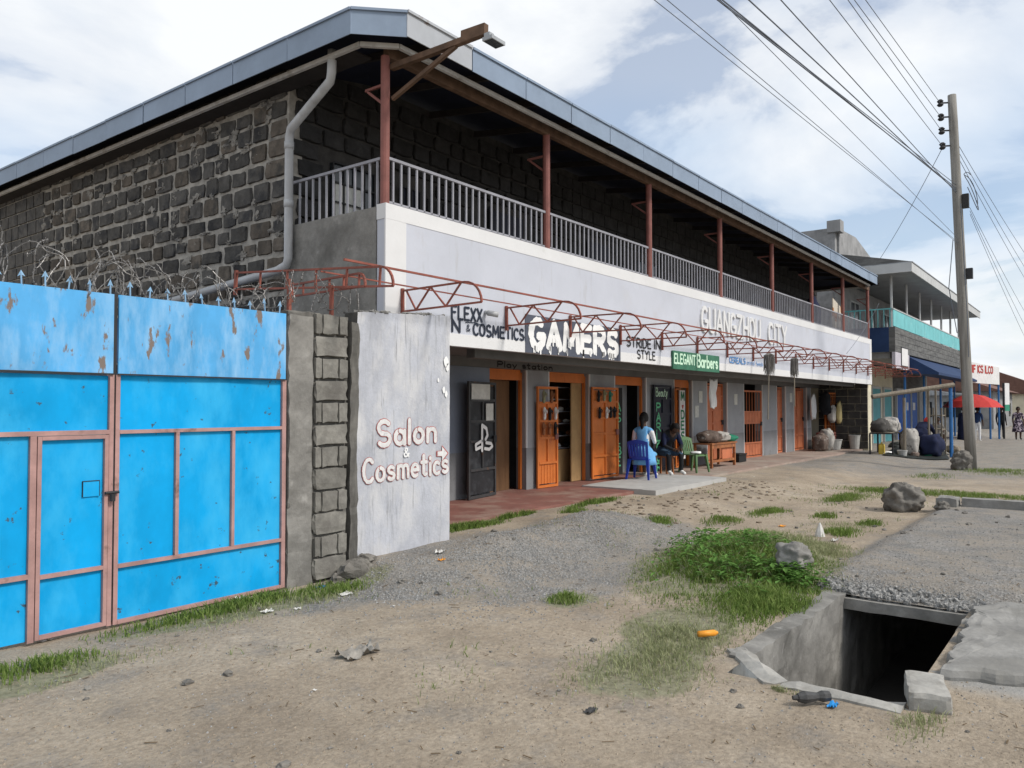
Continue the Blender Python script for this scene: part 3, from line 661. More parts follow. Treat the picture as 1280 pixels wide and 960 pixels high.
# doors ---------------------------------------------------------------------------------
def leaf(x, y, ang, w_, h_, mat, kind, zb=.24, name='door', flip=1):
    """hinged leaf; local +X runs from the hinge to the free edge, local -Y is the face shown"""
    f = MB(); t_ = .035
    f.box(0, .05, 0, t_, 0, h_).box(w_-.05, w_, 0, t_, 0, h_).box(.05, w_-.05, 0, t_, 0, .05).box(.05, w_-.05, 0, t_, h_-.05, h_)
    zr = [.5, 1.0, 1.35, 1.72] if kind != 'gate' else [.45, 1.05, 1.4]
    zr = [z_*h_/2.05 for z_ in zr]
    for z_ in zr: f.box(.05, w_-.05, -.006, t_-.001, z_-.022, z_+.022)
    d = f.build(name, 'door_rail' if mat == 'door_black' else mat, bld, loc=Vector((x, y, zb))-ORG[bld.name], rot=(0, 0, ang))
    edges = [.05]+zr+[h_-.05]
    for i in range(len(edges)-1):
        a, c = edges[i]+.022, edges[i+1]-.022
        if kind == 'gate' and i in (1, 3):
            for k in range(7): MB().box(.09+(w_-.18)*k/6-.009, .09+(w_-.18)*k/6+.009, .008, .026, a-.02, c+.02).build('grille_bar', mat, d, loc=(0, 0, 0))
            continue
        if kind == 'open_top' and i == len(edges)-2:
            continue
        MB().box(.05, w_-.05, .024, .031, a, c).build('panel', mat, d, loc=(0, 0, 0))
        if i in (1, 3) or kind == 'split': MB().box(w_/2-.02, w_/2+.02, -.003, .0238, a, c).build('stile', 'door_rail' if mat == 'door_black' else mat, d, loc=(0, 0, 0))
        elif mat in ('orange', 'orange_pale'):
            g_ = MB()
            for k in range(1, 6): g_.box(.05+(w_-.1)*k/6-.004, .05+(w_-.1)*k/6+.004, .016, .0238, a, c)
            g_.build('mesh_bars', mat, d, loc=(0, 0, 0))
    MB().box(w_-.13, w_-.03, -.03, 0, h_*.47, h_*.53).build('latch', 'black_metal' if mat != 'orange' else 'post_red', d, loc=(0, 0, 0))
    return d
L0 = math.pi
# leaf faces: hinge at the left jamb of an opening, swung back along the wall towards -X; face shown is local +Y then, so mirror by building hinged at the free end
def leaf_back(xh, off0, off1, w_, h_, mat, kind, name='door', zb=.24):
    """leaf swung back flat against the pier left of its opening; starts at the free edge so its face looks at the street"""
    ang = math.asin(max(-1, min(1, (off0-off1)/w_)))
    return leaf(xh-w_*math.cos(ang), YW-off0, ang, w_, h_, mat, kind, zb, name)
ps = leaf_back(11.05, .26, .10, .96, 2.02, 'door_black', 'plain', zb=.21)
ps['label'] = 'scuffed black metal door with a white game-pad emblem'
mb = MB(); cxl, czl = .5, 1.02
ribbon(mb, (cxl, 0, czl), FX, FN, [[(-.06, -.2), (-.06, .24), (.09, .18), (.13, .06), (.06, -.01)]], .065, .006)
ribbon(mb, (cxl, 0, czl), FX, FN, [[(-.12, -.04), (-.29, -.09), (-.28, -.17), (-.12, -.14)], [(.07, -.07), (.25, -.09), (.29, -.14), (.18, -.19), (.02, -.17)]], .055, .012)
mb.build('emblem', 'paint_white', ps, loc=(0, 0, 0))
MB().box(.08, .72, -.006, .0, 1.70, 1.98).build('paper_notice', 'paper', ps, loc=(0, 0, 0)); MB().box(.58, .84, -.007, .0, 1.34, 1.64).build('paper_notice', 'paper', ps, loc=(0, 0, 0))
d1 = leaf_back(13.02, .10, .12, .68, 1.98, 'orange', 'open_top', zb=.21)
d2 = leaf_back(15.42, .10, .14, 1.06, 1.98, 'orange', 'split', zb=.24)
bp_ = leaf_back(18.2, .1, .1, .98, 2.1, 'door_navy', 'plain', zb=.23)
bp_['label'] = 'navy door with Beauty Parlour lettering in mint green'
text('lettering', 'Beauty', (.1, 0, 1.82), FX, FN, .2, .62, .025, 'letter_pale', bp_, .006, local=True)
for i, ch in enumerate('PARLOUR'): text('lettering', ch, (.13, 0, 1.46-i*.245), FX, FN, .19, .2, .042, 'letter_mint', bp_, .006, local=True)
leaf(18.3, YW-.16, 0, .3, 2.02, 'orange', 'plain')
sgn = MB().box(0, .3, 0, .03, 0, 1.75).build('sign_board', 'sign_white', bld, loc=Vector((18.38, YW-.24, .46))-ORG[bld.name])
for i, ch in enumerate('MDES'): text('lettering', ch, (.06, 0, 1.5-(i+(i > 0)*.75)*.27), FX, FN, .2, .18, .05, 'paint_green', sgn, .005, local=True)
mb = MB(); ribbon(mb, (.15, 0, 1.33), FX, FN, [[(-.04, .03), (0, -.04), (.04, .03)], [(-.03, .03), (.03, .03)]], .035, .005); mb.build('heart', 'paint_red', sgn, loc=(0, 0, 0))
sg2 = MB().box(0, .62, 0, .03, 0, 1.98).build('sign_board', 'paint_black', bld, loc=Vector((15.2, YW+.05, .25))-ORG[bld.name], rot=(0, 0, R(-6)))
for i, ch in enumerate('ASILBE'): text('lettering', ch, (.37, 0, 1.45-i*.25), FX, FN, .19, .17, .035, 'letter_mint', sg2, .006, local=True)
# closed doors and door frames
for a, b_, kind, mat in ((20.62, 22.07, 'split', 'orange_pale'), (26.4, 27.3, 'split', 'orange_pale'), (28.2, 29.7, 'split', 'orange_pale')):
    leaf(a+.02, YW+.12, 0, b_-a-.04, 2.25, mat, kind, zb=.21)
gt = leaf(23.42, YW+.04, R(-4), 1.38, 2.1, 'orange_pale', 'gate', zb=.2, name='grille_gate')
leaf(9.05, YW-.2, R(10), .62, 2.0, 'orange', 'open_top', zb=.21)
for a, b_ in ((10.98, 12.1), (12.87, 14.4), (15.5, 17.0), (18.55, 19.65)):
    MB().box(a, a+.05, YW+.1, YW+.16, .21, 2.45).box(b_-.05, b_, YW+.1, YW+.16, .21, 2.45).box(a+.05, b_-.05, YW+.1, YW+.16, 2.3, 2.5).build('door_frame', 'orange', bld)
box('door', 'brown_wood', bld, 11.03, 11.95, YW+.3, YW+.34, .2, 2.3)
box('side_panel', 'tan_board', bld, 13.95, 14.34, YW+.17, YW+.2, .21, 2.3)
box('partition', 'shop_grey', bld, 15.56, 16.95, YW+.5, YW+.55, .2, 2.5)
box('partition', 'brown_wood', bld, 19.3, 19.6, YW+.2, YW+.24, .2, 2.5)
shf = MB().box(13.5, 15.15, YW+.85, YW+.9, .9, 2.4).build('shelf_unit', 'brown_wood', bld)
box('shelf_front', 'tan_board', shf, 13.5, 15.15, YW+.42, YW+.45, .2, .88)
for i in range(6): box('shelf', 'rail_grey', shf, 13.5, 15.15, YW+.42, YW+.85, .9+i*.26, .918+i*.26)
for x, z in ((20.05, 1.9), (22.6, 1.85), (19.8, 1.5), (27.75, 1.95)):
    box('notice', 'paper', bld, x, x+.24, YW-.012, YW-.003, z, z+.32)
# painted signs on the parapet band ---------------------------------------------------------
text('lettering', 'FLEXX', (7.82, YP, 2.99), FX, FN, .17, .63, .032, 'paint_navy', par, .011)
ribbon(m_ := MB(), (8.1, YP, 2.955), FX, FN, [[(0, 0), (.2, .012), (.4, -.02)]], .012, .011); m_.build('underline', 'paint_navy', par)
text('lettering', 'SALON', (6.95, YP, 2.815), FX, FN, .155, 1.03, .034, 'paint_navy', par, .011, gap=.26)
text('lettering', '&', (8.12, YP, 2.84), FX, FN, .09, .08, .014, 'paint_navy', par, .011)
text('lettering', 'COSMETICS', (8.27, YP, 2.795), FX, FN, .16, 1.17, .032, 'paint_navy', par, .011, gap=.26)
gam = box('painted_panel', 'paint_slate', par, 9.48, 12.38, YP-.012, YP-.007, ZS-.002, 3.2)
mb = MB()
lay = layout('GAMERS', .40, 2.62, .22, .03)
for st in lay:
    ribbon(mb, (9.62, YP-.012, 2.73), FX, FN, st, .125, .004, 0, .25)
    xs_ = [p[0] for s_ in st for p in s_]
    for k in range(7):
        x = random.uniform(min(xs_), max(xs_)); c_ = [p[1] for s_ in st for p in s_ if abs(p[0]-x) < .09]
        if c_: y = min(c_); ribbon(mb, (9.62, YP-.0155, 2.73), FX, FN, [[(x, y), (x, y-random.uniform(.05, .11))]], random.uniform(.022, .045), .006)
mb.build('lettering', 'paint_white', gam)
text('lettering', 'STRIDE', (12.62, YP, 2.91), FX, FN, .17, .95, .03, 'paint_black', par, .011); text('lettering', 'IN', (13.72, YP, 2.92), FX, FN, .17, .24, .03, 'paint_black', par, .011)
text('lettering', 'STYLE', (13.02, YP, 2.70), FX, FN, .155, .72, .028, 'paint_black', par, .011)
eb = MB().box(14.45, 16.8, YP-.05, YP-.01, 2.56, 2.93).build('sign_board', 'board_green', bld)
text('lettering', 'ELEGANT', (14.5, YP-.05, 2.68), FX, FN, .19, 1.0, .04, 'letter_pale', eb); text('lettering', 'Barbers', (15.6, YP-.05, 2.65), FX, FN, .25, 1.08, .05, 'letter_pale', eb)
text('lettering', 'CEREALS', (17.5, YP, 2.83), FX, FN, .13, 1.0, .028, 'paint_blue', par, .011, wob=.06); text('lettering', 'animal feeds', (18.6, YP, 2.83), FX, FN, .10, 1.1, .014, 'paint_blue', par, .011, wob=.06)
text('lettering', 'GUANGZHOU', (15.9, YP, 3.46), FX, FN, .50, 3.55, .085, 'white_paint', par, .004, .035, gap=.2, wob=0, jit=0)
text('lettering', 'CITY', (20.1, YP, 3.46), FX, FN, .50, 1.4, .085, 'white_paint', par, .004, .035, gap=.22, wob=0, jit=0)
text('lettering', 'Play station', (11.15, YW-.05, 2.525), FX, FN, .10, 1.75, .028, 'paint_black', bld)
# ------------------------------------------------------------------ street light arm, small camera
sl = thing('floodlight_arm', 'rusty steel bracket arm holding a small floodlight beneath the roof corner', 'light bracket', (6.72, 7.05, 5.6))
MB().bar((6.72, 7.02, 6.02), (6.72, 5.62, 6.02), .07, .07).bar((6.72, 5.85, 6.06), (6.72, 5.5, 6.05), .075, .13).build('arm', 'rusty_beam', sl)
MB().bar((6.72, 7.0, 5.62), (6.72, 5.95, 5.99), .045, .045).build('brace', 'rusty_beam', sl)
MB().box(6.6, 6.84, 5.32, 5.46, 5.86, 5.9).box(6.68, 6.76, 5.42, 5.5, 5.9, 5.99).build('lamp_housing', 'iron_sheet', sl); box('lamp_glass', 'glass_dark', sl, 6.62, 6.82, 5.335, 5.445, 5.852, 5.858)
cm = MB().tube([(8.53, 6.99, 3.13), (8.53, 6.93, 3.13)], .03, 10).tube([(8.5, 6.93, 3.12), (8.58, 6.8, 3.09)], .04, 12).build('security_camera', 'pvc', smooth=True)
tag(cm, 'small white security camera on the parapet beside the red bracket', 'camera')
# ------------------------------------------------------------------ blue gate
YG = 6.5
gate = thing('compound_gate', 'tall double-leaf blue sheet-metal gate with pinkish frame and rust patches', 'gate', (3.1, YG, 0))
# leaf A (left of seam at x=3.1) and leaf B (right)
def gp(name, mat, x0, x1, z0, z1, y=0.0, parent=None):
    m = MB(); k = 7; l = 5; g_ = []
    for i in range(k+1):
        for j in range(l+1):
            x, z_ = x0+(x1-x0)*i/k, z0+(z1-z0)*j/l
            ed = i in (0, k) or j in (0, l)
            g_.append((x, YG+y+(0 if ed else .022*noise.noise(Vector((x*2.3, z_*2.3, 1)))), z_))
    m.add(g_, [(i*(l+1)+j, (i+1)*(l+1)+j, (i+1)*(l+1)+j+1, i*(l+1)+j+1) for i in range(k) for j in range(l)])
    m.add([(x, y_+.02, z_) for x, y_, z_ in g_], [(i*(l+1)+j, i*(l+1)+j+1, (i+1)*(l+1)+j+1, (i+1)*(l+1)+j) for i in range(k) for j in range(l)])
    return m.build(name, mat, parent or gate, smooth=True)
ZB = .0
def gframe(segs, name='frame', parent=None):
    m = MB()
    for x0, x1, z0, z1, e in segs: m.box(x0, x1, YG-.03-e, YG+.03, z0, z1)
    return m.build(name, 'gate_frame', parent or gate)
gframe([(3.065, 3.1, .02, 2.06, 0), (1.0, 3.064, 1.575, 1.61, .002), (2.48, 2.525, .02, 1.574, .001), (1.0, 2.479, .5, .535, .003), (1.62, 1.66, .536, 1.573, .001), (1.0, 1.04, .02, 2.05, .004), (2.04, 2.07, .536, 1.573, .001)])
gframe([(3.115, 3.15, .02, 2.06, 0), (3.151, 4.74, 1.575, 1.605, .002), (3.151, 4.74, .475, .505, .003), (3.64, 3.672, .506, 1.574, .001), (4.19, 4.22, .506, 1.574, .001), (4.741, 4.785, .02, 2.06, 0), (3.151, 4.74, .02, .05, .004)])
for a in ((1.0, 3.064, 1.61, 2.05), (1.04, 1.62, .535, 1.575), (1.66, 2.04, .535, 1.575), (2.07, 2.48, .535, 1.575), (1.04, 2.48, .03, .5), (3.15, 4.74, 1.605, 2.07), (3.15, 3.64, .505, 1.575), (3.672, 4.19, .505, 1.575), (4.22, 4.741, .505, 1.575), (3.15, 4.74, .05, .475)):
    gp('panel', 'gate_blue', *a)
wk = gframe([(2.53, 2.56, .03, 1.57, .006), (3.03, 3.06, .03, 1.57, .006), (2.561, 3.029, 1.54, 1.57, .007), (2.561, 3.029, .485, .515, .007), (2.561, 3.029, .03, .06, .007)], 'wicket_door')
gp('panel', 'gate_blue', 2.56, 3.03, .515, 1.54, -.004, wk); gp('panel', 'gate_blue', 2.56, 3.03, .06, .485, -.004, wk)
MB().box(2.87, 2.995, YG-.022, YG-.008, 1.08, 1.20).build('hatch', 'gate_blue', wk); MB().box(2.866, 2.87, YG-.025, YG-.008, 1.08, 1.2).box(2.866, 2.999, YG-.025, YG-.008, 1.2, 1.206).box(2.995, 2.999, YG-.025, YG-.008, 1.08, 1.2).build('hatch_rim', 'black_metal', wk)
MB().tube([(3.03, YG-.05, 1.10), (3.14, YG-.05, 1.10)], .012, 8).tube([(3.085, YG-.06, 1.09), (3.085, YG-.06, 1.03)], .022, 8).build('bolt', 'black_metal', gate)
for x0, x1 in ((1.0, 2.1), (2.1, 3.09), (3.125, 4.775)):
    gp('top_panel', 'gate_faded', x0+.003, x1-.003, 2.065, 2.72, -.035)
    MB().box(x0, x1, YG-.045, YG-.036, 2.058, 2.07).build('edge_strip', 'black_metal', gate)
MB().box(3.095, 3.12, YG-.02, YG+.05, .05, 2.74).build('seam_post', 'black_metal', gate)
spk = MB(); spk.bar((0, 0, 0), (0, 0, .14), .014); spk.add([(-.035, 0, .1), (.035, 0, .1), (0, 0, .17), (0, .008, .12), (0, -.008, .12)], [(0, 4, 2), (4, 1, 2), (1, 3, 2), (3, 0, 2), (0, 3, 1, 4)])
spm = spk.mesh('spike', 'spike')
x = 1.1
while x < 4.8: piece('spike', spm, gate, (x, YG+.02, 2.70+random.uniform(-.01, .02)), (.75, .75, random.uniform(.65, .9)), (random.uniform(-.1, .1), random.uniform(-.12, .12), random.uniform(-.5, .5))); x += .165
# low blue iron roof behind the gate
m_ = MB(); n = 60
for i in range(n):
    x = 3.0+i*.05
    for (y, z) in ((8.9, 2.3), (12.5, 3.2)): m_.v.append((x, y, z+.025*(i % 2)))
m_.f = [(2*i, 2*i+2, 2*i+3, 2*i+1) for i in range(n-1)]; m_.m = [0]*len(m_.f)
o = m_.build('shed_roof', 'nb_blue'); tag(o, 'dark blue corrugated shed roof just above the gate top', 'roof'); md = o.modifiers.new('t', 'SOLIDIFY'); md.thickness = .01
sd = bpy.data.objects.new('shed_wall', MB().box(-1.4, 1.4, -1.6, 1.6, 0, 2.2).mesh('shed_wall', 'nb_grey')); col.objects.link(sd); sd.parent = o; sd.location = Vector((4.5, 10.8, 0))-ORG[o.name]
# pillar
pil = thing('gate_pillar', 'rough grey block pillar between the blue gate and the painted wall', 'pillar', (5.2, YG, 0))
roughbox(MB(), 4.80, 5.58, YG-.02, YG+.38, -.1, 2.78, .09, .022, seed=11).build('plaster_core', 'plaster_dark', pil)
roughbox(MB(), 4.80, 5.10, YG-.045, YG-.0, -.1, 2.74, .09, .014, seed=12).build('plaster_strip', 'concrete', pil)
rb = random.Random(8); z = .02; row = 0
blk = [stone_mesh(30+i, 'block') for i in range(4)]
while z < 2.7:
    hgt = .225; cuts = [5.115, 5.545] if row % 2 == 0 else [5.115, 5.2, 5.42, 5.545]
    for a, c in zip(cuts, cuts[1:]): piece('block', rb.choice(blk), pil, ((a+c)/2, YG-.02, z+hgt/2), (c-a-.01, .10, hgt-.016))
    z += hgt+.004; row += 1
# painted salon wall
sw = thing('boundary_wall', 'weathered lavender-grey wall hand-painted Salon and Cosmetics with an arrow', 'wall', (6.4, YG, 0))
m_ = MB(); k, l = 30, 40; vs_ = []
def wtop(x): return 2.83+.09*(x-5.7)/1.5+.012*noise.noise(Vector((x*9, 0, 4)))
for i in range(k+1):
    x = 5.7+1.5*i/k
    for j in range(l+1):
        z = -.1+(wtop(x)+.1)*j/l
        xx = x+.008*noise.noise(Vector((0, z*4, 2)))*(i in (0, k))
        vs_.append((xx, YG-.03+.006*noise.noise(Vector((x*3, z*3, 5))), z))
n = len(vs_)
f_ = [(i*(l+1)+j, (i+1)*(l+1)+j, (i+1)*(l+1)+j+1, i*(l+1)+j+1) for i in range(k) for j in range(l)]
m_.add(vs_, f_)
m_.build('painted_face', 'salon_wall', sw)
m_ = MB(); back = [(x, YG+.18, z) for x, y, z in vs_]; m_.add(vs_+back, [(i*(l+1)+l, (i+1)*(l+1)+l, n+(i+1)*(l+1)+l, n+i*(l+1)+l) for i in range(k)]+[(j, j+1, n+j+1, n+j) for j in range(l)]+[(k*(l+1)+j, n+k*(l+1)+j, n+k*(l+1)+j+1, k*(l+1)+j+1) for j in range(l)]+[tuple(n+i for i in f[::-1]) for f in f_])
m_.build('wall_body', 'plaster_dark', sw)
roughbox(MB(), 5.585, 5.698, YG-.06, YG+.1, -.1, 2.72, .08, .015, seed=21).build('plaster_edge', 'plaster_dark', sw)
m_ = MB()
for i in range(60):
    x = random.uniform(5.72, 7.15); m_.blob((x, YG+random.uniform(-.02, .15), wtop(x)+.005), (random.uniform(.02, .07), .03, random.uniform(.01, .03)), i, .3, 2, 7, 5)
m_.build('mortar_crumbs', 'concrete_light', sw)
YL = YG-.037
for s_, P, h_, w_, th in (('Salon', (6.0, YL, 1.36), .27, .93, .052), ('Cosmetics', (5.79, YL, .965), .25, 1.36, .042)):
    for dm, dl, k in (('outline_red', .002, 1.28), ('letter_white', .0045, 1.0)):
        st = random.getstate(); random.seed(5)
        text('lettering', s_, (P[0], P[1], P[2]), FX, FN, h_, w_, th*k, dm, sw, dl, gap=.24, wob=.03, jit=.1, slope=.02)
        random.setstate(st)
text('lettering', '&', (6.4, YL, 1.22), FX, FN, .1, .09, .018, 'paint_white', sw)
for dm, dl, k in (('outline_red', .002, 1.22), ('letter_white', .0045, 1.0)):
    m_ = MB().add([(7.05+x*k, YL-dl, 1.225+z*k) for x, z in ((-.08, -.025), (.0, -.03), (.0, -.085), (.1, 0), (.0, .085), (.0, .03), (-.08, .03))], [tuple(range(7))]); m_.build('arrow', dm, sw)
for x, z, r in ((7.12, 2.35, .05), (7.15, 2.28, .04), (6.98, 2.12, .022), (7.08, 2.0, .035), (7.12, 1.95, .03)):
    m_ = MB(); m_.add([(x+r*math.cos(a)*random.uniform(.5, 1), YG-.042, z+1.6*r*math.sin(a)*random.uniform(.6, 1)) for a in [i*.7 for i in range(9)]], [tuple(range(9))]); m_.build('paint_chip', 'paint_white', sw)
# rubble at pillar foot
for i, (x, y, r) in enumerate(((5.5, 6.25, .2), (5.3, 6.28, .11), (5.68, 6.3, .13))):
    tag(MB().blob((x, y, zs(x, y)+r*.2), (r, r*.7, r*.6), 60+i, .25, 1.6).build('rubble_stone', 'rock'), ['big grey rubble stone at the foot of the gate pillar', 'small rubble stone beside the foot of the gate pillar', 'rounded rubble stone against the base of the painted wall'][i], 'stone')
# razor wire coils
def coil(x0, x1, y, z, r, nl, seed, lab):
    rr = random.Random(seed); m = MB()
    for q in range(nl):
        cx_ = x0+(x1-x0)*(q+.5)/nl+rr.uniform(-.1, .1); rad_ = r*rr.uniform(.65, 1.25); ta, tb = rr.uniform(-.9, .9), rr.uniform(-.6, .6); cz = z+rr.uniform(-.06, .06)
        u = Vector((math.sin(ta), math.cos(ta), 0)); v = Vector((math.sin(tb), 0, math.cos(tb))); n = 26; pts = []
        for i in range(n+4):
            a = 2*math.pi*i/n+q; k = 1+.12*math.sin(3*a+q)+.08*math.sin(5*a)
            p = Vector((cx_+.12*i/n, y, cz))+(u*math.cos(a)+v*math.sin(a))*rad_*k; p.z = max(p.z, 2.66); pts.append(p)
        m.tube(pts, .0042, 4)
        for p in pts:
            for e_ in range(2):
                d = Vector((rr.uniform(-1, 1), rr.uniform(-1, 1), rr.uniform(-1, 1))).normalized()*.022
                e = d.cross(Vector((0, 0, 1)))*.35; m.add([p-d, p+e, p+d, p-e], [(0, 1, 2, 3)])
    o = m.build('razor_wire', 'wire_galv'); tag(o, lab, 'razor wire'); return o
coil(1.6, 3.5, YG+.12, 2.88, .21, 13, 2, 'loose razor wire loops above the seam side of the blue gate')
coil(2.9, 4.8, YG+.2, 2.84, .17, 16, 5, 'tangled tight razor wire coil above the gate near the pillar')
coil(4.6, 5.75, YG+.12, 2.98, .17, 7, 9, 'short razor wire coil around the red bracket above the pillar')
# ------------------------------------------------------------------ awning frame
aw = thing('awning_frame', 'row of bare rust-red awning trusses bracketed along the shop front', 'awning frame', (18, 6.9, 2.9))
def truss_mesh(ln, hgt=.26, ladder=False):
    m = MB(); t_ = .022; cr = hgt
    arcp = [(0, -(ln-cr)-cr*math.sin(R(a)), hgt*math.cos(R(a))) for a in range(0, 91, 15)]
    m.bar((0, 0, 0), (0, -ln, 0), t_); m.bar((0, 0, hgt), (0, -(ln-cr), hgt), t_)
    for p, q_ in zip(arcp, arcp[1:]): m.bar(p, q_, t_)
    m.bar((0, -.015, -.07), (0, -.015, hgt+.03), .034)
    n = 5; L_ = ln-cr
    if ladder:
        for i in range(1, 6): m.bar((0, -L_*i/5, 0), (0, -L_*i/5, hgt), t_*.9)
    else:
        zz_ = [(0, -.08, hgt)]+[(0, -L_*(i+1)/4.2, 0 if i % 2 == 0 else hgt) for i in range(4)]
        for p, q_ in zip(zz_, zz_[1:]): m.bar(p, q_, t_*.85)
    return m.mesh('bracket', 'truss_red')
tm = truss_mesh(1.3)
txs = [6.88, 9.0]+[10.7+i*1.66 for i in range(15)]
rt_ = random.Random(4)
for x in txs: piece('bracket', tm, aw, (x, YP-.012 if x < X1 else YP+.1, 2.99+rt_.uniform(-.015, .015)), (1, 1, 1), (rt_.uniform(-.015, .015), 0, rt_.uniform(-.03, .03)))
tl = truss_mesh(2.75, .2, True); o = piece('bracket', tl, aw, (5.45, 8.4, 3.22), (1, 1, 1), (R(4.5), 0, 0))
o = piece('bracket', truss_mesh(1.9, .14, True), aw, (5.9, 7.9, 3.14), (1, 1, 1), (R(3), 0, R(-14)))
for x, y in ((5.45, 6.6), (4.92, 6.62)): MB().bar((x, y, 2.65), (x, y, 3.1), .035).build('prop', 'truss_red', aw)
MB().bar((5.15, 6.05, 3.27), (34.8, 6.05, 3.27), .022).build('rod', 'truss_red', aw)
MB().bar((5.4, 6.72, 3.255), (34.8, 6.72, 3.25), .016).build('rod', 'truss_red', aw)
# feather-duster brooms hanging from it
for i, x in enumerate((17.9, 19.7)):
    br = thing('hanging_broom', ['long-handled grey mop hung from the awning frame before the cereal shop', 'smaller long-handled mop hung from the awning frame past the cereal lettering'][i], 'broom', (x, 6.2, 2.0))
    MB().tube([(x, 6.2, 3.0), (x-.12*(1-i), 6.2, 1.5+.3*i)], .014, 6).build('handle', 'wood_old', br)
    m_ = MB()
    for k in range(110):
        a = random.uniform(0, 6.28); r = random.uniform(.03, .12 if i == 0 else .09); m_.tube([(x+.2*r*math.cos(a), 6.2+.2*r*math.sin(a), 3.03), (x+r*math.cos(a), 6.2+r*math.sin(a), 2.98), (x+r*1.1*math.cos(a+.2), 6.2+r*1.1*math.sin(a+.2), random.uniform(2.5, 2.72))], .005, 4)
    m_.build('mop_head', 'grey_cloth', br)
# ------------------------------------------------------------------ utility pole and wires
PXY = (25.6, 3.12)
pole = thing('utility_pole', 'leaning weathered wooden utility pole at the roadside with a stone at its foot', 'pole', (*PXY, 0))
def pp(z): return Vector((PXY[0]+.0*z, PXY[1]+.031*z, z))
MB().tube([pp(z) for z in (-.2, 2, 4, 6, 8, 10, 10.85)], [.148, .143, .137, .132, .126, .12, .112], 14).build('shaft', 'wood_pole', pole, smooth=True)
for z in (10.62, 10.2, 9.8, 9.35):
    p = pp(z); MB().tube([p+Vector((-.1, .1, 0)), p+Vector((-.2, .28, 0))], .025, 8).lathe([(.05, -.1), (.09, -.06), (.05, 0), (.09, .05), (.045, .1)], p+Vector((-.2, .28, 0)), 10).build('insulator', 'black_metal', pole)
for z, a in ((7.7, .4), (5.6, .3)):
    p = pp(z); MB().box(p.x-.08, p.x+.08, p.y-.29, p.y-.13, z-a*.5, z+a*.5).build('junction_box', 'black_metal', pole)
m_ = MB()
for k in range(3):
    pts = [pp(7.9)+Vector((-.2+.3*math.sin(a*.9+k), -.22-.3*abs(math.sin(a*.5+k)), .5*math.cos(a*.8+k*2))) for a in [i*.4 for i in range(10)]]; m_.tube(pts, .012, 5)
m_.tube([pp(7.6)+Vector((-.19, -.1, 0)), pp(4.5)+Vector((-.19, -.12, 0)), pp(3.2)+Vector((-.19, -.1, 0))], .014, 5)
m_.tube([pp(6.6)+Vector((-.15, .14, 0)), pp(5.2)+Vector((-.22, .3, 0)), pp(3.9)+Vector((-.15, .16, 0))], .012, 5).build('loose_cable', 'cable', pole)
def wire(a, b_, sag, r, lab, grp):
    a = Vector(a); b_ = Vector(b_); m = MB(); n = 24
    m.tube([a.lerp(b_, i/n)-Vector((0, 0, sag*4*(i/n)*(1-i/n))) for i in range(n+1)], r*.72, 5)
    return tag(m.build('power_line', 'cable'), lab, 'wire', grp)
def through(a, px, py, z, f):                 # extend the line pole -> point seen at (px, py) at height z
    a = Vector(a); q_ = on(2, z, px, py); return a+(q_-a)*f
labs = ['thin power line running from an insulator at the very top of the pole', 'sagging service cable running from the middle of the pole over the shop roof', 'lower thin telephone line running from below the cable bundle on the pole']
for z, px in zip((10.62, 10.2, 9.8, 9.35), (1082, 1068, 1060, 1037)):
    a = pp(z)+Vector((-.2, .28, 0)); wire(a, through(a, px, 0, z-.5, 2.6), .0, .011, labs[0], 'power lines from the pole top')
for z, px, r in ((8.1, 897, .016), (8.05, 903, .016), (8.0, 936, .016), (7.95, 976, .013), (8.2, 899, .012)):
    a = pp(z); wire(a, through(a, px, 0, z-.3, 2.2), .0, r, labs[1], 'service cables over the shop')
for z, px in ((6.5, 818), (6.45, 834), (6.6, 945)):
    a = pp(z); wire(a, through(a, px, 0 if px < 900 else 45, z+.6, 2.2), .0, .008, labs[2], 'telephone lines below the cables')
wire(pp(9.3)+Vector((-.2, .28, 0)), (39, 8.6, 8.2), .15, .013, 'single drop cable from the pole down to the neighbouring roof', None)
for z0, py in ((9.6, 318), (9.4, 336), (9.2, 350)):
    a = pp(z0); q_ = on(0, 44, 1285, py); wire(a, a+(q_-a)*1.6, .2, .011, 'upper wire leaving the pole towards the far side of the street', 'upper wires to the far street')
for z0, py in ((7.5, 392), (7.4, 410), (7.3, 425)):
    a = pp(z0)+Vector((0, -.3, 0)); q_ = on(0, 44, 1285, py); wire(a, a+(q_-a)*1.6, .2, .009, 'lower wire from the junction box towards the far side of the street', 'lower wires to the far street')
wire((30.9, 6.62, 5.6), (25.0, 6.3, 3.4), .1, .009, 'thin cable slung from the roof end down to the awning frame', None)

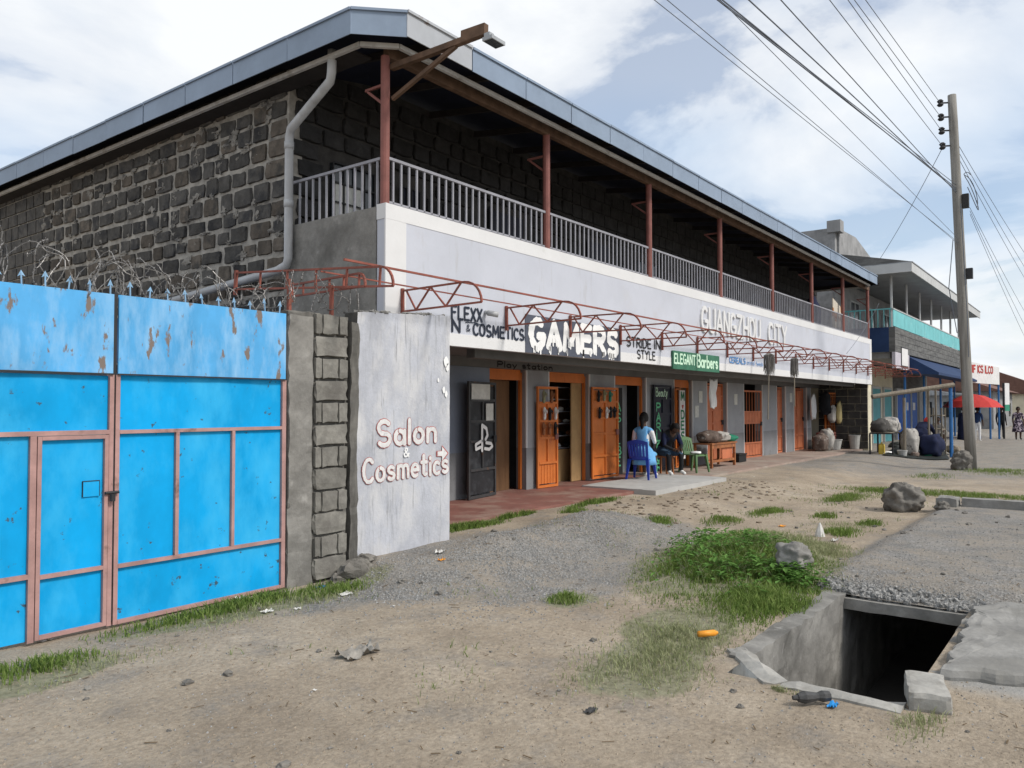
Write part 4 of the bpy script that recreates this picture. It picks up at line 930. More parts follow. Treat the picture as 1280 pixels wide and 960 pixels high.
# ------------------------------------------------------------------ furniture
def chair(name, lab, mat, loc, rotz, sc_=1.0):
    t_ = thing(name, lab, 'chair', loc, rotz)      # faces local -Y
    m = MB(); g_ = []
    for j in range(7):
        for i in range(7):
            x = -.22+.44*i/6; y = -.22+.42*j/6; g_.append((x*(1-.06*j/6), y, .43-.02*math.sin(math.pi*i/6)*math.sin(math.pi*j/6)-(.03 if j == 0 else 0)))
    m.add(g_, [(j*7+i, j*7+i+1, (j+1)*7+i+1, (j+1)*7+i) for j in range(6) for i in range(6)])
    o = m.build('seat', mat, t_, loc=(0, 0, 0), smooth=True); md = o.modifiers.new('t', 'SOLIDIFY'); md.thickness = .018
    m = MB()
    def bk(u, v): return (u*(.21+.02*v), .2+.1*v+.05*(1-u*u)-.05, .43+.42*v*(1-.12*u*u))
    for k in range(7):
        u0, u1 = -1+2*k/7+.05, -1+2*(k+1)/7-.05
        for j in range(6): m.add([bk(u0, j/6), bk(u1, j/6), bk(u1, (j+1)/6), bk(u0, (j+1)/6)], [(0, 1, 2, 3)])
    for v0, v1 in ((.8, 1.0), (0, .16)):
        for k in range(12): m.add([bk(-1+k/6, v0), bk(-1+(k+1)/6, v0), bk(-1+(k+1)/6, v1), bk(-1+k/6, v1)], [(0, 1, 2, 3)])
    for s in (-1, 1): m.add([bk(s, j/6) for j in range(7)]+[bk(s*.86, j/6) for j in range(7)], [(j, j+1, j+8, j+7) for j in range(6)])
    o = m.build('backrest', mat, t_, loc=(0, 0, 0)); md = o.modifiers.new('t', 'SOLIDIFY'); md.thickness = .014
    for sx_ in (-1, 1):
        for sy_ in (-1, 1):
            m = MB(); a = Vector((sx_*.2, sy_*.19, .43)); b_ = Vector((sx_*.25, sy_*.25+.02*(sy_ > 0), 0))
            m.add([a+Vector(p) for p in ((-.035, -.03, 0), (.035, -.03, 0), (.035, .03, 0), (-.035, .03, 0))]+[b_+Vector(p) for p in ((-.018, -.018, 0), (.018, -.018, 0), (.018, .018, 0), (-.018, .018, 0))], [(0, 1, 2, 3), (7, 6, 5, 4), (0, 4, 5, 1), (1, 5, 6, 2), (2, 6, 7, 3), (3, 7, 4, 0)])
            m.build('leg', mat, t_, loc=(0, 0, 0))
    return t_
chair('plastic_chair', 'blue plastic chair under the woman in the light blue pinafore', 'chair_blue', (15.15, 8.05, .238), R(99))
gc = chair('plastic_chair', 'empty green plastic chair with slatted back beside the sack bench', 'chair_green', (17.75, 8.0, .212), R(-12))
# ------------------------------------------------------------------ people
def head(mb, c, face, skin_i, r=.105):
    """a head with brow, nose, mouth, chin and ears; face: forward direction"""
    f = Vector(face).normalized(); s = f.cross(Vector((0, 0, 1))).normalized(); u = s.cross(f); mb.mi = skin_i
    vs = []; nu, nv = 16, 12
    for j in range(nv+1):
        th = math.pi*j/nv
        for i in range(nu):
            ph = 2*math.pi*i/nu; x, y, z = math.sin(th)*math.sin(ph)*.80, math.sin(th)*math.cos(ph)*.95, math.cos(th)*1.2
            if y > .5:
                if abs(x) < .2 and -.35 < z < .15: y += .20
                if .12 < abs(x) < .5 and .0 < z < .3: y -= .09
                if abs(x) < .35 and -.7 < z < -.5: y += .05
            if z < -.4: x *= 1-.35*(-z-.4)
            vs.append(Vector(c)+(s*x+f*y+u*z)*r)
    mb.add(vs, [(j*nu+i, j*nu+(i+1) % nu, (j+1)*nu+(i+1) % nu, (j+1)*nu+i) for j in range(nv) for i in range(nu)])
    for k in (-1, 1):
        mb.blob(Vector(c)+s*k*r*.8, (r*.1, r*.17, r*.24), 1, .05, 1, 7, 5)
def hair_cap(c, face, r=.105, back=1.0):
    f = Vector(face).normalized(); s = f.cross(Vector((0, 0, 1))).normalized(); u = s.cross(f); m = MB(); vs = []; nu, nv = 18, 10
    for j in range(nv+1):
        for i in range(nu):
            ph = 2*math.pi*i/nu; fy = math.cos(ph); lim = R(58) if fy > .5 else R(118)
            if .2 < fy <= .5: lim = R(85)
            th = lim*j/nv; k = r*(1.13+.05*noise.noise(Vector((i*.9, j*.8, 2))))
            vs.append(Vector(c)+(s*math.sin(th)*math.sin(ph)*.86+f*(math.sin(th)*math.cos(ph)*1.0-.03)+u*math.cos(th)*1.18)*k)
    m.add(vs, [(j*nu+i, j*nu+(i+1) % nu, (j+1)*nu+(i+1) % nu, (j+1)*nu+i) for j in range(nv) for i in range(nu)]); return m
def human(lab, loc, rotz, J, mats, Rr=None, face=(0, -1, 0), hair=True, bun=None, skirt=None, fat=1.0):
    """J: joint -> local position; the body is grown as one skin over the joints; mats: (torso, upper arm, forearm, thigh, shin, foot)"""
    rad = dict(pelvis=.15, waist=.125, chest=.15, neckb=.075, neck=.052, headb=.06, shL=.07, elL=.043, wrL=.03, haL=.034, hiL=.095, knL=.062, anL=.042, toL=.036)
    names = ['pelvis', 'waist', 'chest', 'neckb', 'neck', 'headb']+[a+s for s in 'LR' for a in ('sh', 'el', 'wr', 'ha', 'hi', 'kn', 'an', 'to')]
    ed = [('pelvis', 'waist', 0), ('waist', 'chest', 0), ('chest', 'neckb', 0), ('neckb', 'neck', 6), ('neck', 'headb', 6)]
    for s in 'LR': ed += [('neckb', 'sh'+s, 0), ('sh'+s, 'el'+s, 1), ('el'+s, 'wr'+s, 2), ('wr'+s, 'ha'+s, 6), ('pelvis', 'hi'+s, 3), ('hi'+s, 'kn'+s, 3), ('kn'+s, 'an'+s, 4), ('an'+s, 'to'+s, 5)]
    J = dict(J); J.setdefault('headb', tuple(Vector(J['neck'])+Vector((0, -.01, .08))))
    me = bpy.data.meshes.new('tmp'); me.from_pydata([J[n] for n in names], [(names.index(a), names.index(b)) for a, b, _ in ed], [])
    ob = bpy.data.objects.new('tmp', me); col.objects.link(ob)
    sk = ob.modifiers.new('s', 'SKIN'); sk.use_smooth_shade = True; ss = ob.modifiers.new('d', 'SUBSURF'); ss.levels = 2; ss.render_levels = 2
    for i, n in enumerate(names):
        r = rad[n if n in rad else n[:-1]+'L']*fat; d = me.skin_vertices[0].data[i]; d.radius = (r*(1.15 if n in ('chest', 'pelvis') else 1), r*(.85 if n in ('chest', 'waist') else 1)); d.use_root = n == 'pelvis'
    dg = bpy.context.evaluated_depsgraph_get(); ev = ob.evaluated_get(dg); em = ev.to_mesh()
    mb = MB(); vv = [v.co.copy() for v in em.vertices]; ff = [tuple(p.vertices) for p in em.polygons]
    bones = [(Vector(J[a]), Vector(J[b]), m) for a, b, m in ed]
    mlist = list(mats)+['skin']
    for f in ff:
        c = sum((vv[i] for i in f), Vector((0, 0, 0)))/len(f); best = (9, 0)
        for a, b, m in bones:
            t_ = max(0, min(1, (c-a).dot(b-a)/max(1e-6, (b-a).length_squared))); best = min(best, ((c-a-(b-a)*t_).length, m))
        mb.f.append(f); mb.m.append(best[1])
    mb.v = [tuple(v) for v in vv]; ev.to_mesh_clear(); bpy.data.objects.remove(ob); bpy.data.meshes.remove(me)
    hc = Vector(J['headb'])+Vector(face)*.025+Vector((0, 0, .075)); head(mb, hc, face, 6)
    mb.mi = 6
    for s in 'LR':                                    # four fingers and a thumb, gently curled
        w_, h_ = Vector(J['wr'+s]), Vector(J['ha'+s]); d = (h_-w_).normalized(); q_ = d.cross(Vector((1, .2, .1))).normalized(); p_ = q_.cross(d)
        for k in range(4):
            a = h_+q_*(k-1.5)*.018; ln = (.07, .08, .075, .06)[k]; mb.tube([a, a+d*ln*.5+p_*.006, a+d*ln*.85+p_*.025], [.009, .008, .006], 6)
        a = w_.lerp(h_, .55)+q_*.028; mb.tube([a, a+q_*.025+d*.03, a+q_*.03+d*.06], [.010, .009, .007], 6)
    mb.mi = 0
    root = thing('person', lab, 'person', loc, rotz)
    o = mb.build('body', mlist, root, loc=(0, 0, 0), smooth=True)
    if hair: 
        hm = hair_cap(hc, face)
        if bun: hm.tube([hc+Vector(b_) for b_ in bun], [.06, .05, .035, .02][:len(bun)], 8)
        hm.build('hair', 'hair', root, loc=(0, 0, 0), smooth=True)
    if skirt:
        m = MB(); n = 20; rings = []
        for (z, rx, ry, cy) in skirt[1]:
            for k in range(n):
                a = 2*math.pi*k/n; f_ = 1+.07*math.sin(k*2.6+z*3)*(z < skirt[1][0][0]-.05); m.v.append((rx*f_*math.cos(a), cy+ry*f_*math.sin(a), z))
        m.f = [(i*n+k, (i+1)*n+k, (i+1)*n+(k+1) % n, i*n+(k+1) % n) for i in range(len(skirt[1])-1) for k in range(n)]; m.m = [0]*len(m.f)
        so = m.build('skirt', skirt[0], root, loc=(0, 0, 0), smooth=True); md = so.modifiers.new('t', 'SOLIDIFY'); md.thickness = .012
    return root
def sym(d):
    out = {}
    for k, v in d.items():
        if k.endswith('*'): out[k[:-1]+'L'] = (-v[0], v[1], v[2]); out[k[:-1]+'R'] = v
        else: out[k] = v
    return out
seat = sym({'pelvis': (0, 0, .54), 'waist': (0, .02, .70), 'chest': (0, .01, .92), 'neckb': (0, 0, 1.07), 'neck': (0, -.02, 1.15), 'sh*': (.18, 0, 1.04), 'el*': (.24, -.06, .78), 'wr*': (.16, -.26, .68), 'ha*': (.11, -.33, .66),
            'hi*': (.09, -.05, .52), 'kn*': (.12, -.42, .51), 'an*': (.12, -.40, .09), 'to*': (.13, -.55, .04)})
human('person seen from behind in a light blue pinafore sitting on the blue chair', (15.22, 8.04, .238), R(99), seat, ('dress_blue', 'cloth_white', 'skin', 'dress_blue', 'skin', 'shoe_white'),
      bun=[(0, .07, .02), (0, .13, -.06), (0, .13, -.16), (0, .12, -.25)], skirt=('dress_blue', [(.70, .15, .12, .01), (.62, .2, .17, -.01), (.52, .235, .22, -.04), (.42, .25, .24, -.05), (.30, .27, .25, -.06)]), face=(0, -1, -.1))
stool = MB().box(-.2, .2, -.2, .2, .40, .44)
st_ = thing('wooden_stool', 'low wooden stool under the person in dark clothes', 'stool', (16.72, 8.3, .212)); stool.build('seat', 'wood_bench', st_, loc=(0, 0, 0))
for sx_ in (-.16, .16):
    for sy_ in (-.16, .16): MB().bar((sx_, sy_, 0), (sx_*.9, sy_*.9, .4), .04).build('leg', 'wood_bench', st_, loc=(0, 0, 0))
bent = sym({'pelvis': (0, .05, .54), 'waist': (0, -.03, .70), 'chest': (0, -.18, .87), 'neckb': (0, -.27, .98), 'neck': (0, -.34, 1.0), 'headb': (0, -.40, 1.02), 'sh*': (.19, -.24, .95), 'el*': (.24, -.34, .68), 'wr*': (.1, -.5, .60), 'ha*': (.06, -.56, .58),
            'hi*': (.1, 0, .52), 'kn*': (.17, -.42, .50), 'an*': (.17, -.42, .09), 'to*': (.18, -.57, .04)})
human('person in black jacket and jeans bent forward beside the parlour door', (16.75, 8.3, .212), R(-28), bent, ('black_cloth', 'navy_cloth', 'black_cloth', 'jeans', 'black_cloth', 'shoe_white'), face=(0, -.75, -.65), fat=1.12)
stand = sym({'pelvis': (0, 0, .93), 'waist': (0, 0, 1.08), 'chest': (0, .01, 1.28), 'neckb': (0, .01, 1.43), 'neck': (0, 0, 1.50), 'sh*': (.19, .01, 1.40), 'el*': (.24, .02, 1.12), 'wr*': (.24, -.06, .88), 'ha*': (.235, -.09, .80),
             'hi*': (.09, 0, .90), 'kn*': (.10, -.02, .50), 'an*': (.10, .01, .09), 'to*': (.12, -.13, .04)})
p_ = on(2, .08, 1273, 548)
human('person in dark patterned dress walking on the street beyond the pole', (p_.x, p_.y, .0), R(-75), stand, ('print_cloth', 'print_cloth', 'skin', 'print_cloth', 'skin', 'black_cloth'),
      skirt=('print_cloth', [(1.1, .15, .12, 0), (.95, .21, .17, 0), (.75, .24, .2, 0), (.55, .27, .22, 0), (.42, .28, .23, 0)]), fat=1.05)
human('person in black top standing just behind the patterned dress', (p_.x+1.3, p_.y+.9, .0), R(-60), stand, ('black_cloth', 'black_cloth', 'black_cloth', 'black_cloth', 'grey_cloth', 'black_cloth'), fat=1.05)
p_ = on(2, .08, 1205, 551)
human('person in long navy robe standing beneath the red umbrella', (p_.x, p_.y, .0), R(-100), stand, ('navy_cloth', 'navy_cloth', 'navy_cloth', 'navy_cloth', 'navy_cloth', 'black_cloth'), hair=True,
      skirt=('navy_cloth', [(1.3, .17, .14, 0), (1.0, .22, .18, 0), (.6, .27, .23, 0), (.1, .3, .26, 0)]))
p_ = on(2, .08, 1222, 550)
human('person in blue top and white trousers near the red umbrella', (p_.x, p_.y, .0), R(80), stand, ('nb_blue', 'nb_blue', 'skin', 'cloth_white', 'cloth_white', 'shoe_white'))
p_ = on(2, .05, 1172, 553)
squat = sym({'pelvis': (0, .05, .42), 'waist': (0, .0, .58), 'chest': (0, -.06, .80), 'neckb': (0, -.08, .94), 'neck': (0, -.12, 1.01), 'sh*': (.19, -.07, .92), 'el*': (.25, -.2, .70), 'wr*': (.18, -.42, .62), 'ha*': (.15, -.5, .60), 'hi*': (.1, 0, .40), 'kn*': (.2, -.38, .48), 'an*': (.17, -.3, .09), 'to*': (.18, -.45, .04)})
human('trader in grey sitting behind the stall among the goods', (p_.x, p_.y, .0), R(-70), squat, ('grey_cloth', 'grey_cloth', 'skin', 'grey_cloth', 'skin', 'black_cloth'))
crate = MB().box(-.2, .2, -.16, .16, 0, .3); o = crate.build('seat_crate', 'wood_old', None, loc=(p_.x, p_.y+.05, 0)); tag(o, 'old wooden crate used as a seat by the grey-clad trader', 'crate')
pb = (31.3, 5.35)
lean = sym({'pelvis': (0, .2, .88), 'waist': (0, .1, 1.0), 'chest': (0, -.12, 1.1), 'neckb': (0, -.26, 1.14), 'neck': (0, -.33, 1.16), 'headb': (0, -.4, 1.19), 'sh*': (.2, -.22, 1.1), 'el*': (.24, -.42, .86), 'wr*': (.16, -.6, .74), 'ha*': (.14, -.68, .7), 'hi*': (.09, .2, .86), 'kn*': (.11, .12, .48), 'an*': (.12, .18, .09), 'to*': (.13, .04, .04)})
human('person in dark navy clothes with red headwrap leaning over the stall', (pb[0], pb[1], .0), R(75), lean, ('navy_cloth', 'navy_cloth', 'navy_cloth', 'navy_cloth', 'navy_cloth', 'black_cloth'), hair=False, fat=1.35, face=(0, -.8, -.4),
      skirt=('navy_cloth', [(1.02, .2, .18, .1), (.85, .3, .28, .18), (.6, .33, .3, .18), (.25, .35, .3, .18)]))
hw = [o for o in col.objects if o.name.startswith('person') and o.get('label', '').startswith('person in dark navy clothes')][0]
hair_cap((0, -.43, 1.265), (0, -.8, -.4), .112).build('headwrap', 'red_cloth', hw, loc=(0, 0, 0), smooth=True)
def sackmesh(c, r, seed, flat=None):
    m = MB(); nu, nv = 26, 18; o_ = Vector((seed*3.1, seed*1.7, seed)); vs = []
    for j in range(nv+1):
        th = math.pi*j/nv
        for i in range(nu):
            ph = 2*math.pi*i/nu; d = Vector((math.sin(th)*math.cos(ph), math.sin(th)*math.sin(ph), math.cos(th)))
            sq = [math.copysign(abs(x_)**.75, x_) for x_ in d]
            k = 1+.22*noise.noise(d*1.6+o_)+.16*abs(noise.noise(d*3.4+o_))+.09*abs(noise.noise(d*7+o_))-.1
            vs.append((c[0]+sq[0]*r[0]*k, c[1]+sq[1]*r[1]*k, c[2]+max(-r[2]*.93, sq[2]*r[2]*k)))
    m.add(vs, [(j*nu+i, (j+1)*nu+i, (j+1)*nu+(i+1) % nu, j*nu+(i+1) % nu) for j in range(nv) for i in range(nu)]); return m
# ------------------------------------------------------------------ bench with sacks and goods on the walkway
zf = .212
bn = thing('wooden_bench', 'orange-brown wooden bench table carrying grain sacks outside the shops', 'bench', (19.75, 8.3, zf))
box('top', 'wood_bench', bn, 18.95, 20.65, 8.05, 8.6, zf+.60, zf+.64)
for x in (19.02, 20.55):
    for y in (8.1, 8.55): box('leg', 'wood_bench', bn, x-.03, x+.03, y-.03, y+.03, zf, zf+.6)
box('rail', 'wood_bench', bn, 19.05, 20.52, 8.08, 8.12, zf+.14, zf+.2); box('rail', 'wood_bench', bn, 19.05, 20.52, 8.075, 8.105, zf+.5, zf+.6)
box('drawer_panel', 'orange_pale', bn, 19.8, 20.5, 8.13, 8.15, zf+.2, zf+.5)
zt = zf+.64
tag(sackmesh((19.35, 8.3, zt+.15), (.45, .27, .17), 4).build('sack', 'sack_brown', smooth=True), 'brown folded sack on the near end of the bench', 'sack')
tag(sackmesh((19.95, 8.3, zt+.13), (.38, .26, .15), 5).build('sack', 'sack', smooth=True), 'white grain sack in the middle of the bench', 'sack')
tag(sackmesh((20.5, 8.3, zt+.08), (.3, .26, .1), 6).build('plastic_sheet', 'plastic_green', smooth=True), 'green plastic sheet bunched at the end of the bench', 'sheet')
tag(MB().box(21.55, 22.1, 8.35, 8.65, zf, zf+.22).box(21.53, 22.12, 8.33, 8.67, zf+.2, zf+.235).build('black_crate', 'paint_black'), 'black plastic crate on the floor below the grey pier', 'crate')
tag(MB().blob((17.72, 7.95, zf+.47), (.17, .14, .035), 9, .2, 2).build('folded_cloth', 'cloth_white', smooth=True), 'white and teal cloth lying on the green chair seat', 'cloth')
cl = MB(); n = 9
for i in range(n+1):
    for j in range(13):
        cl.v.append((18.52+.36*i/n*(1-.12*math.sin(j*.26))+.015*math.sin(j*.8), 7.9+.04*math.sin(i*1.9+j*.25), 2.44+.06*(abs(i-n/2)/(n/2))*(j < 2)-.68*j/12*(1-.05*math.sin(i))))
cl.f = [(i*13+j, i*13+j+1, (i+1)*13+j+1, (i+1)*13+j) for i in range(n) for j in range(12)]; cl.m = [0]*len(cl.f)
o = cl.build('white_shirt', 'cloth_white', smooth=True); o.modifiers.new('t', 'SOLIDIFY').thickness = .01
tag(o, 'white cloth hanging under the soffit by the barber sign', 'cloth')
tag(MB().tube([(18.2, 7.52, 2.6), (18.54, 7.88, 2.49)], .005, 5).tube([(19.5, 7.6, 2.6), (18.86, 7.9, 2.49)], .005, 5).build('clothes_string', 'cable'), 'thin strings holding up the white cloth', 'string')
# shoe display
def shoe(x, y, z, mat, lab, rx=0):
    m = MB(); g_ = []
    prof = [(-.125, .028, .01), (-.09, .038, .03), (-.02, .03, .035), (.05, .042, .03), (.1, .036, .02), (.13, .015, .008)]
    for u, hw_, th in prof:
        for k in range(8):
            a = 2*math.pi*k/8; g_.append((x+hw_*math.cos(a), y-.012+th*math.sin(a), z+u))
    m.add(g_, [(i*8+k, i*8+(k+1) % 8, (i+1)*8+(k+1) % 8, (i+1)*8+k) for i in range(5) for k in range(8)]+[tuple(range(8))[::-1], tuple(40+k for k in range(8))])
    for s in (-1, 1): m.tube([(x+s*.036, y-.04, z+.0), (x+s*.012, y-.075, z+.045), (x, y-.05, z+.085)], .008, 5)
    o = m.build('sandal', mat, smooth=True); tag(o, lab, 'shoe', 'shoes hung on the orange doors'); return o
def leafpt(d, lx, lz): return d.matrix_basis @ Vector((lx, -.02, lz)) + ORG[bld.name]
for d, lst in ((d1, [(.16, 1.78, 'shoe_olive', 'olive'), (.42, 1.78, 'shoe_brown', 'brown'), (.18, 1.45, 'shoe_white', 'white'), (.36, 1.44, 'shoe_black', 'black'), (.55, 1.45, 'shoe_white', 'white'), (.15, 1.15, 'shoe_brown', 'brown'), (.34, 1.15, 'shoe_brown', 'brown'), (.54, 1.15, 'shoe_black', 'black')]),
               (d2, [(.2, 1.78, 'shoe_black', 'black'), (.42, 1.8, 'shoe_olive', 'olive'), (.66, 1.78, 'shoe_green', 'green'), (.24, 1.42, 'shoe_black', 'black'), (.52, 1.42, 'shoe_white', 'white'), (.68, 1.43, 'shoe_black', 'black'), (.84, 1.43, 'shoe_black', 'black')])):
    for lx, lz, mt, cn_ in lst:
        p = leafpt(d, lx, lz); row_ = 'top' if lz > 1.7 else 'middle' if lz > 1.3 else 'bottom'
        shoe(p.x, p.y, p.z, mt, '%s sandal in the %s row on the %s orange shop door' % (cn_, row_, 'narrow' if d is d1 else 'wide'))
for i in range(4):
    for k in range(3): tag(MB().blob((14.0+k*.33+.1*(i % 2), YW+.55, .918+i*.26+.045), (.1, .05, .045), i*3+k, .2).build('shoe', ['shoe_white', 'shoe_black', 'shoe_brown'][(i+k) % 3], smooth=True), 'small shoe standing on the shelves inside the shoe shop', 'shoe', 'shoes on the shop shelves')
# goods at the far doorway
tag(sackmesh((28.9, 8.2, zf+.28), (.33, .26, .33), 14).build('sack', 'sack_brown', smooth=True), 'mottled brown filled sack by the far doorway', 'sack')
tag(sackmesh((29.5, 8.15, zf+.36), (.3, .26, .42), 15).build('sack', 'sack', smooth=True), 'tall white filled sack by the far doorway', 'sack')
def bucket(x, y, z, r, h_, mat, lab, cat='bucket'):
    m = MB().lathe([(r*.75, 0), (r*.78, .02), (r, h_), (r*1.06, h_), (r*1.06, h_+.02), (r*.94, h_+.02), (r*.72, .04)], (x, y, z), 18); return tag(m.build('bucket', mat, smooth=False), lab, cat)
bucket(30.0, 8.05, zf, .3, .36, 'bucket', 'wide grey basin between the sack and the crates'); bucket(30.95, 7.55, zf, .2, .5, 'bucket', 'white bucket against the dark stone end wall')
o = thing('fruit_crate', 'red plastic crate stacked above the grey basin', 'crate', (30.35, 8.4, zf))
m_ = MB()
for z in (.36, .46, .56): m_.box(29.8, 30.9, 8.2, 8.22, zf+z, zf+z+.06).box(29.8, 30.9, 8.58, 8.6, zf+z, zf+z+.06).box(29.78, 29.8, 8.2, 8.6, zf+z, zf+z+.06).box(30.9, 30.92, 8.2, 8.6, zf+z, zf+z+.06)
m_.box(29.8, 30.9, 8.22, 8.58, zf+.34, zf+.36).box(29.8, 29.84, 8.195, 8.225, zf+.0, zf+.62).box(30.86, 30.9, 8.195, 8.225, zf, zf+.62).box(29.8, 29.84, 8.57, 8.605, zf+.0, zf+.62).box(30.86, 30.9, 8.57, 8.605, zf, zf+.62)
m_.build('crate_body', 'post_red', o)
tag(sackmesh((29.75, 8.68, 1.75), (.3, .06, .5), 30).build('hanging_sack', 'cloth_white', smooth=True), 'white printed sack hung on the last grey pier', 'sack')
for i, (x, y, z, r, mt, lb) in enumerate(((30.45, 8.45, 1.9, (.22, .2, .45), 'black_cloth', 'dark bags hanging in the far doorway'), (30.75, 8.3, 1.5, (.2, .15, .35), 'sack', 'pale bag hanging beside the orange end door'), (31.0, 8.1, 1.55, (.1, .1, .45), 'jerry_cream', 'yellow plastic bag hanging on the orange end door'))):
    tag(sackmesh((x, y, z), r, 40+i).build('hanging_bag', mt, smooth=True), lb, 'bag')
leaf(30.75, YW-.35, R(-35), .6, 2.1, 'orange', 'gate', zb=.22)
# ------------------------------------------------------------------ roadside stall
stl = thing('market_stall', 'makeshift roadside stall of poles with a long grey roof beam', 'stall', (30.5, 5.4, 0))
A_, B_ = on(0, 29.2, 1090, 496), on(0, 31.2, 1192, 481)
MB().tube([A_, B_], .08, 8).build('roof_beam', 'wood_old', stl)
MB().tube([(A_.x+.6, A_.y-.9, 0), (A_.x+.6, A_.y-.9, 2.1)], .05, 8).build('post', 'wood_old', stl)
MB().tube([(B_.x, B_.y+.1, 0), (B_.x, B_.y+.1, B_.z)], .06, 8).build('post', 'blue_post', stl)
for dx, dy in ((.2, .6), (.5, .9), (-.3, .75)): MB().tube([(B_.x+dx, B_.y+dy, 0), (B_.x+dx, B_.y+dy, B_.z-.1)], .035, 6).build('post', 'wood_old', stl)
m_ = MB()
q0 = on(2, 0, 1087, 566); 
for (x, y) in ((28.9, 6.55), (30.3, 6.6), (29.0, 5.85), (30.4, 5.9)): m_.box(x-.025, x+.025, y-.025, y+.025, 0, .85)
for a, c in (((28.9, 6.55), (30.3, 6.6)), ((29.0, 5.85), (30.4, 5.9)), ((28.9, 6.55), (29.0, 5.85)), ((30.3, 6.6), (30.4, 5.9))): m_.bar((*a, .87), (*c, .87), .04)
m_.build('table_frame', 'black_metal', stl)
MB().box(28.95, 30.35, 5.9, 6.55, .89, .91).build('table_top', 'wood_old', stl)
for i, (x, y, z, r, mt, lb) in enumerate(((29.3, 6.3, 1.1, (.42, .3, .26), 'sack_dark', 'dark grey sack slumped on the stall table'), (29.9, 6.1, 1.12, (.5, .3, .28), 'sack', 'pale sack draped on the stall table edge'), (30.25, 5.55, .5, (.36, .3, .52), 'sack', 'standing pale sack below the stall table'), (30.9, 5.7, .5, (.3, .3, .5), 'sack_dark', 'dark sack standing behind the stall'))):
    tag(sackmesh((x, y, z), r, 70+i).build('sack', mt, smooth=True), lb, 'sack')
def jerrycan(x, y, mat, lab, s=1.0, rz=0):
    m = MB(); g_ = []
    for z, k in ((0, .9), (.03, 1), (.3, 1), (.36, .8)):
        for a, c in ((-1, -1), (1, -1), (1, 1), (-1, 1)):
            g_ += [(.14*k*a*s*.8 if i_ == 0 else .14*k*a*s, .1*k*c*s if i_ == 0 else .1*k*c*s*.75, z*s) for i_ in ((0, 1) if a*c > 0 else (1, 0))]
    m.add(g_, [(i*8+k, i*8+(k+1) % 8, (i+1)*8+(k+1) % 8, (i+1)*8+k) for i in range(3) for k in range(8)]+[tuple(range(8))[::-1], tuple(24+k for k in range(8))])
    t_ = thing('jerrycan', lab, 'jerrycan', (x, y, zs(x, y)), rz); m.build('body', mat, t_, loc=(0, 0, 0))
    MB().tube([(-.08*s, 0, .35*s), (-.05*s, 0, .42*s), (.05*s, 0, .42*s), (.08*s, 0, .35*s)], .015, 6).build('handle', mat, t_, loc=(0, 0, 0)); MB().tube([(.1*s, 0, .35*s), (.1*s, 0, .4*s)], .025*s, 8).build('cap', 'paint_black', t_, loc=(0, 0, 0))
p_ = on(2, .03, 1172, 568); jerrycan(p_.x, p_.y, 'jerry', 'yellow jerrycan standing on the black tarp', 1.15)
p_ = on(2, .03, 1149, 556); jerrycan(p_.x, p_.y, 'jerry_cream', 'cream jerrycan standing behind the stall goods', 1.2, .4)
jerrycan(29.25, 6.25, 'jerry', 'dusty yellow jerrycan under the stall table by the cream wall', 1.0, .2)
m_ = MB(); n, l = 26, 12; c0, c1, c2, c3 = on(2, .05, 1103, 573), on(2, .05, 1187, 573), on(2, .05, 1182, 564), on(2, .05, 1118, 564)
for i in range(n+1):
    for j in range(l+1):
        p = c0.lerp(c1, i/n).lerp(c3.lerp(c2, i/n), j/l); m_.v.append((p.x, p.y, zs(p.x, p.y)+.03+.14*abs(noise.noise(Vector((p.x*2.5, p.y*2.5, 3))))*(0 < i < n)*(0 < j < l)))
m_.f = [(i*(l+1)+j, (i+1)*(l+1)+j, (i+1)*(l+1)+j+1, i*(l+1)+j+1) for i in range(n) for j in range(l)]; m_.m = [0]*len(m_.f)
tag(m_.build('tarp', 'tarp', smooth=True), 'crumpled black tarp spread on the ground at the roadside stall', 'tarp')
p_ = on(2, .1, 1128, 570); bucket(p_.x, p_.y, .06, .16, .22, 'bucket', 'small pale basin on the black tarp'); p_ = on(2, .1, 1136, 566); bucket(p_.x, p_.y, .06, .15, .3, 'cloth_white', 'small white tub on the black tarp')
p_ = on(2, .05, 1140, 561); bucket(p_.x, p_.y, .02, .3, .36, 'black_metal', 'black pot standing behind the tarp')
for i, (px_, py_, r_, mt, lb) in enumerate(((1110, 571, .17, 'cloth_white', 'crumpled white bag at the edge of the black tarp'), (1120, 562, .26, 'tarp', 'black plastic bundle under the stall table'), (1158, 560, .3, 'sack_dark', 'dark bundle of goods behind the yellow jerrycan'), (1160, 570, .16, 'plastic_green', 'green vegetable pile on the black tarp'), (1144, 571, .14, 'sack_brown', 'brown heap of produce on the black tarp'), (1192, 566, .25, 'wood_old', 'heap of split firewood beside the blue stall post'), (1176, 545, .35, 'grey_cloth', 'grey cloth bundle behind the stall posts'))):
    q_ = on(2, .06, px_, py_); tag(sackmesh((q_.x, q_.y, .05+r_*.6), (r_*1.2, r_, r_*.65), 90+i).build('goods_pile', mt, smooth=True), lb, 'goods')
tag(sackmesh((30.95, 5.0, .42), (.6, .4, .42), 123).build('cloth_heap', 'navy_cloth', smooth=True), 'big dark navy cloth heaped over the roadside stall goods', 'cloth')
rk = thing('display_rack', 'brown wooden rack with goods beside the blue stall post', 'rack', (32.0, 4.9, 0))
for k in range(3): box('shelf', 'wood_old', rk, 31.6, 32.4, 4.75, 5.15, .45+k*.5, .49+k*.5)
for x in (31.6, 32.4):
    for y in (4.76, 5.14): box('upright', 'wood_old', rk, x-.025, x+.025, y-.025, y+.025, 0, 1.75)
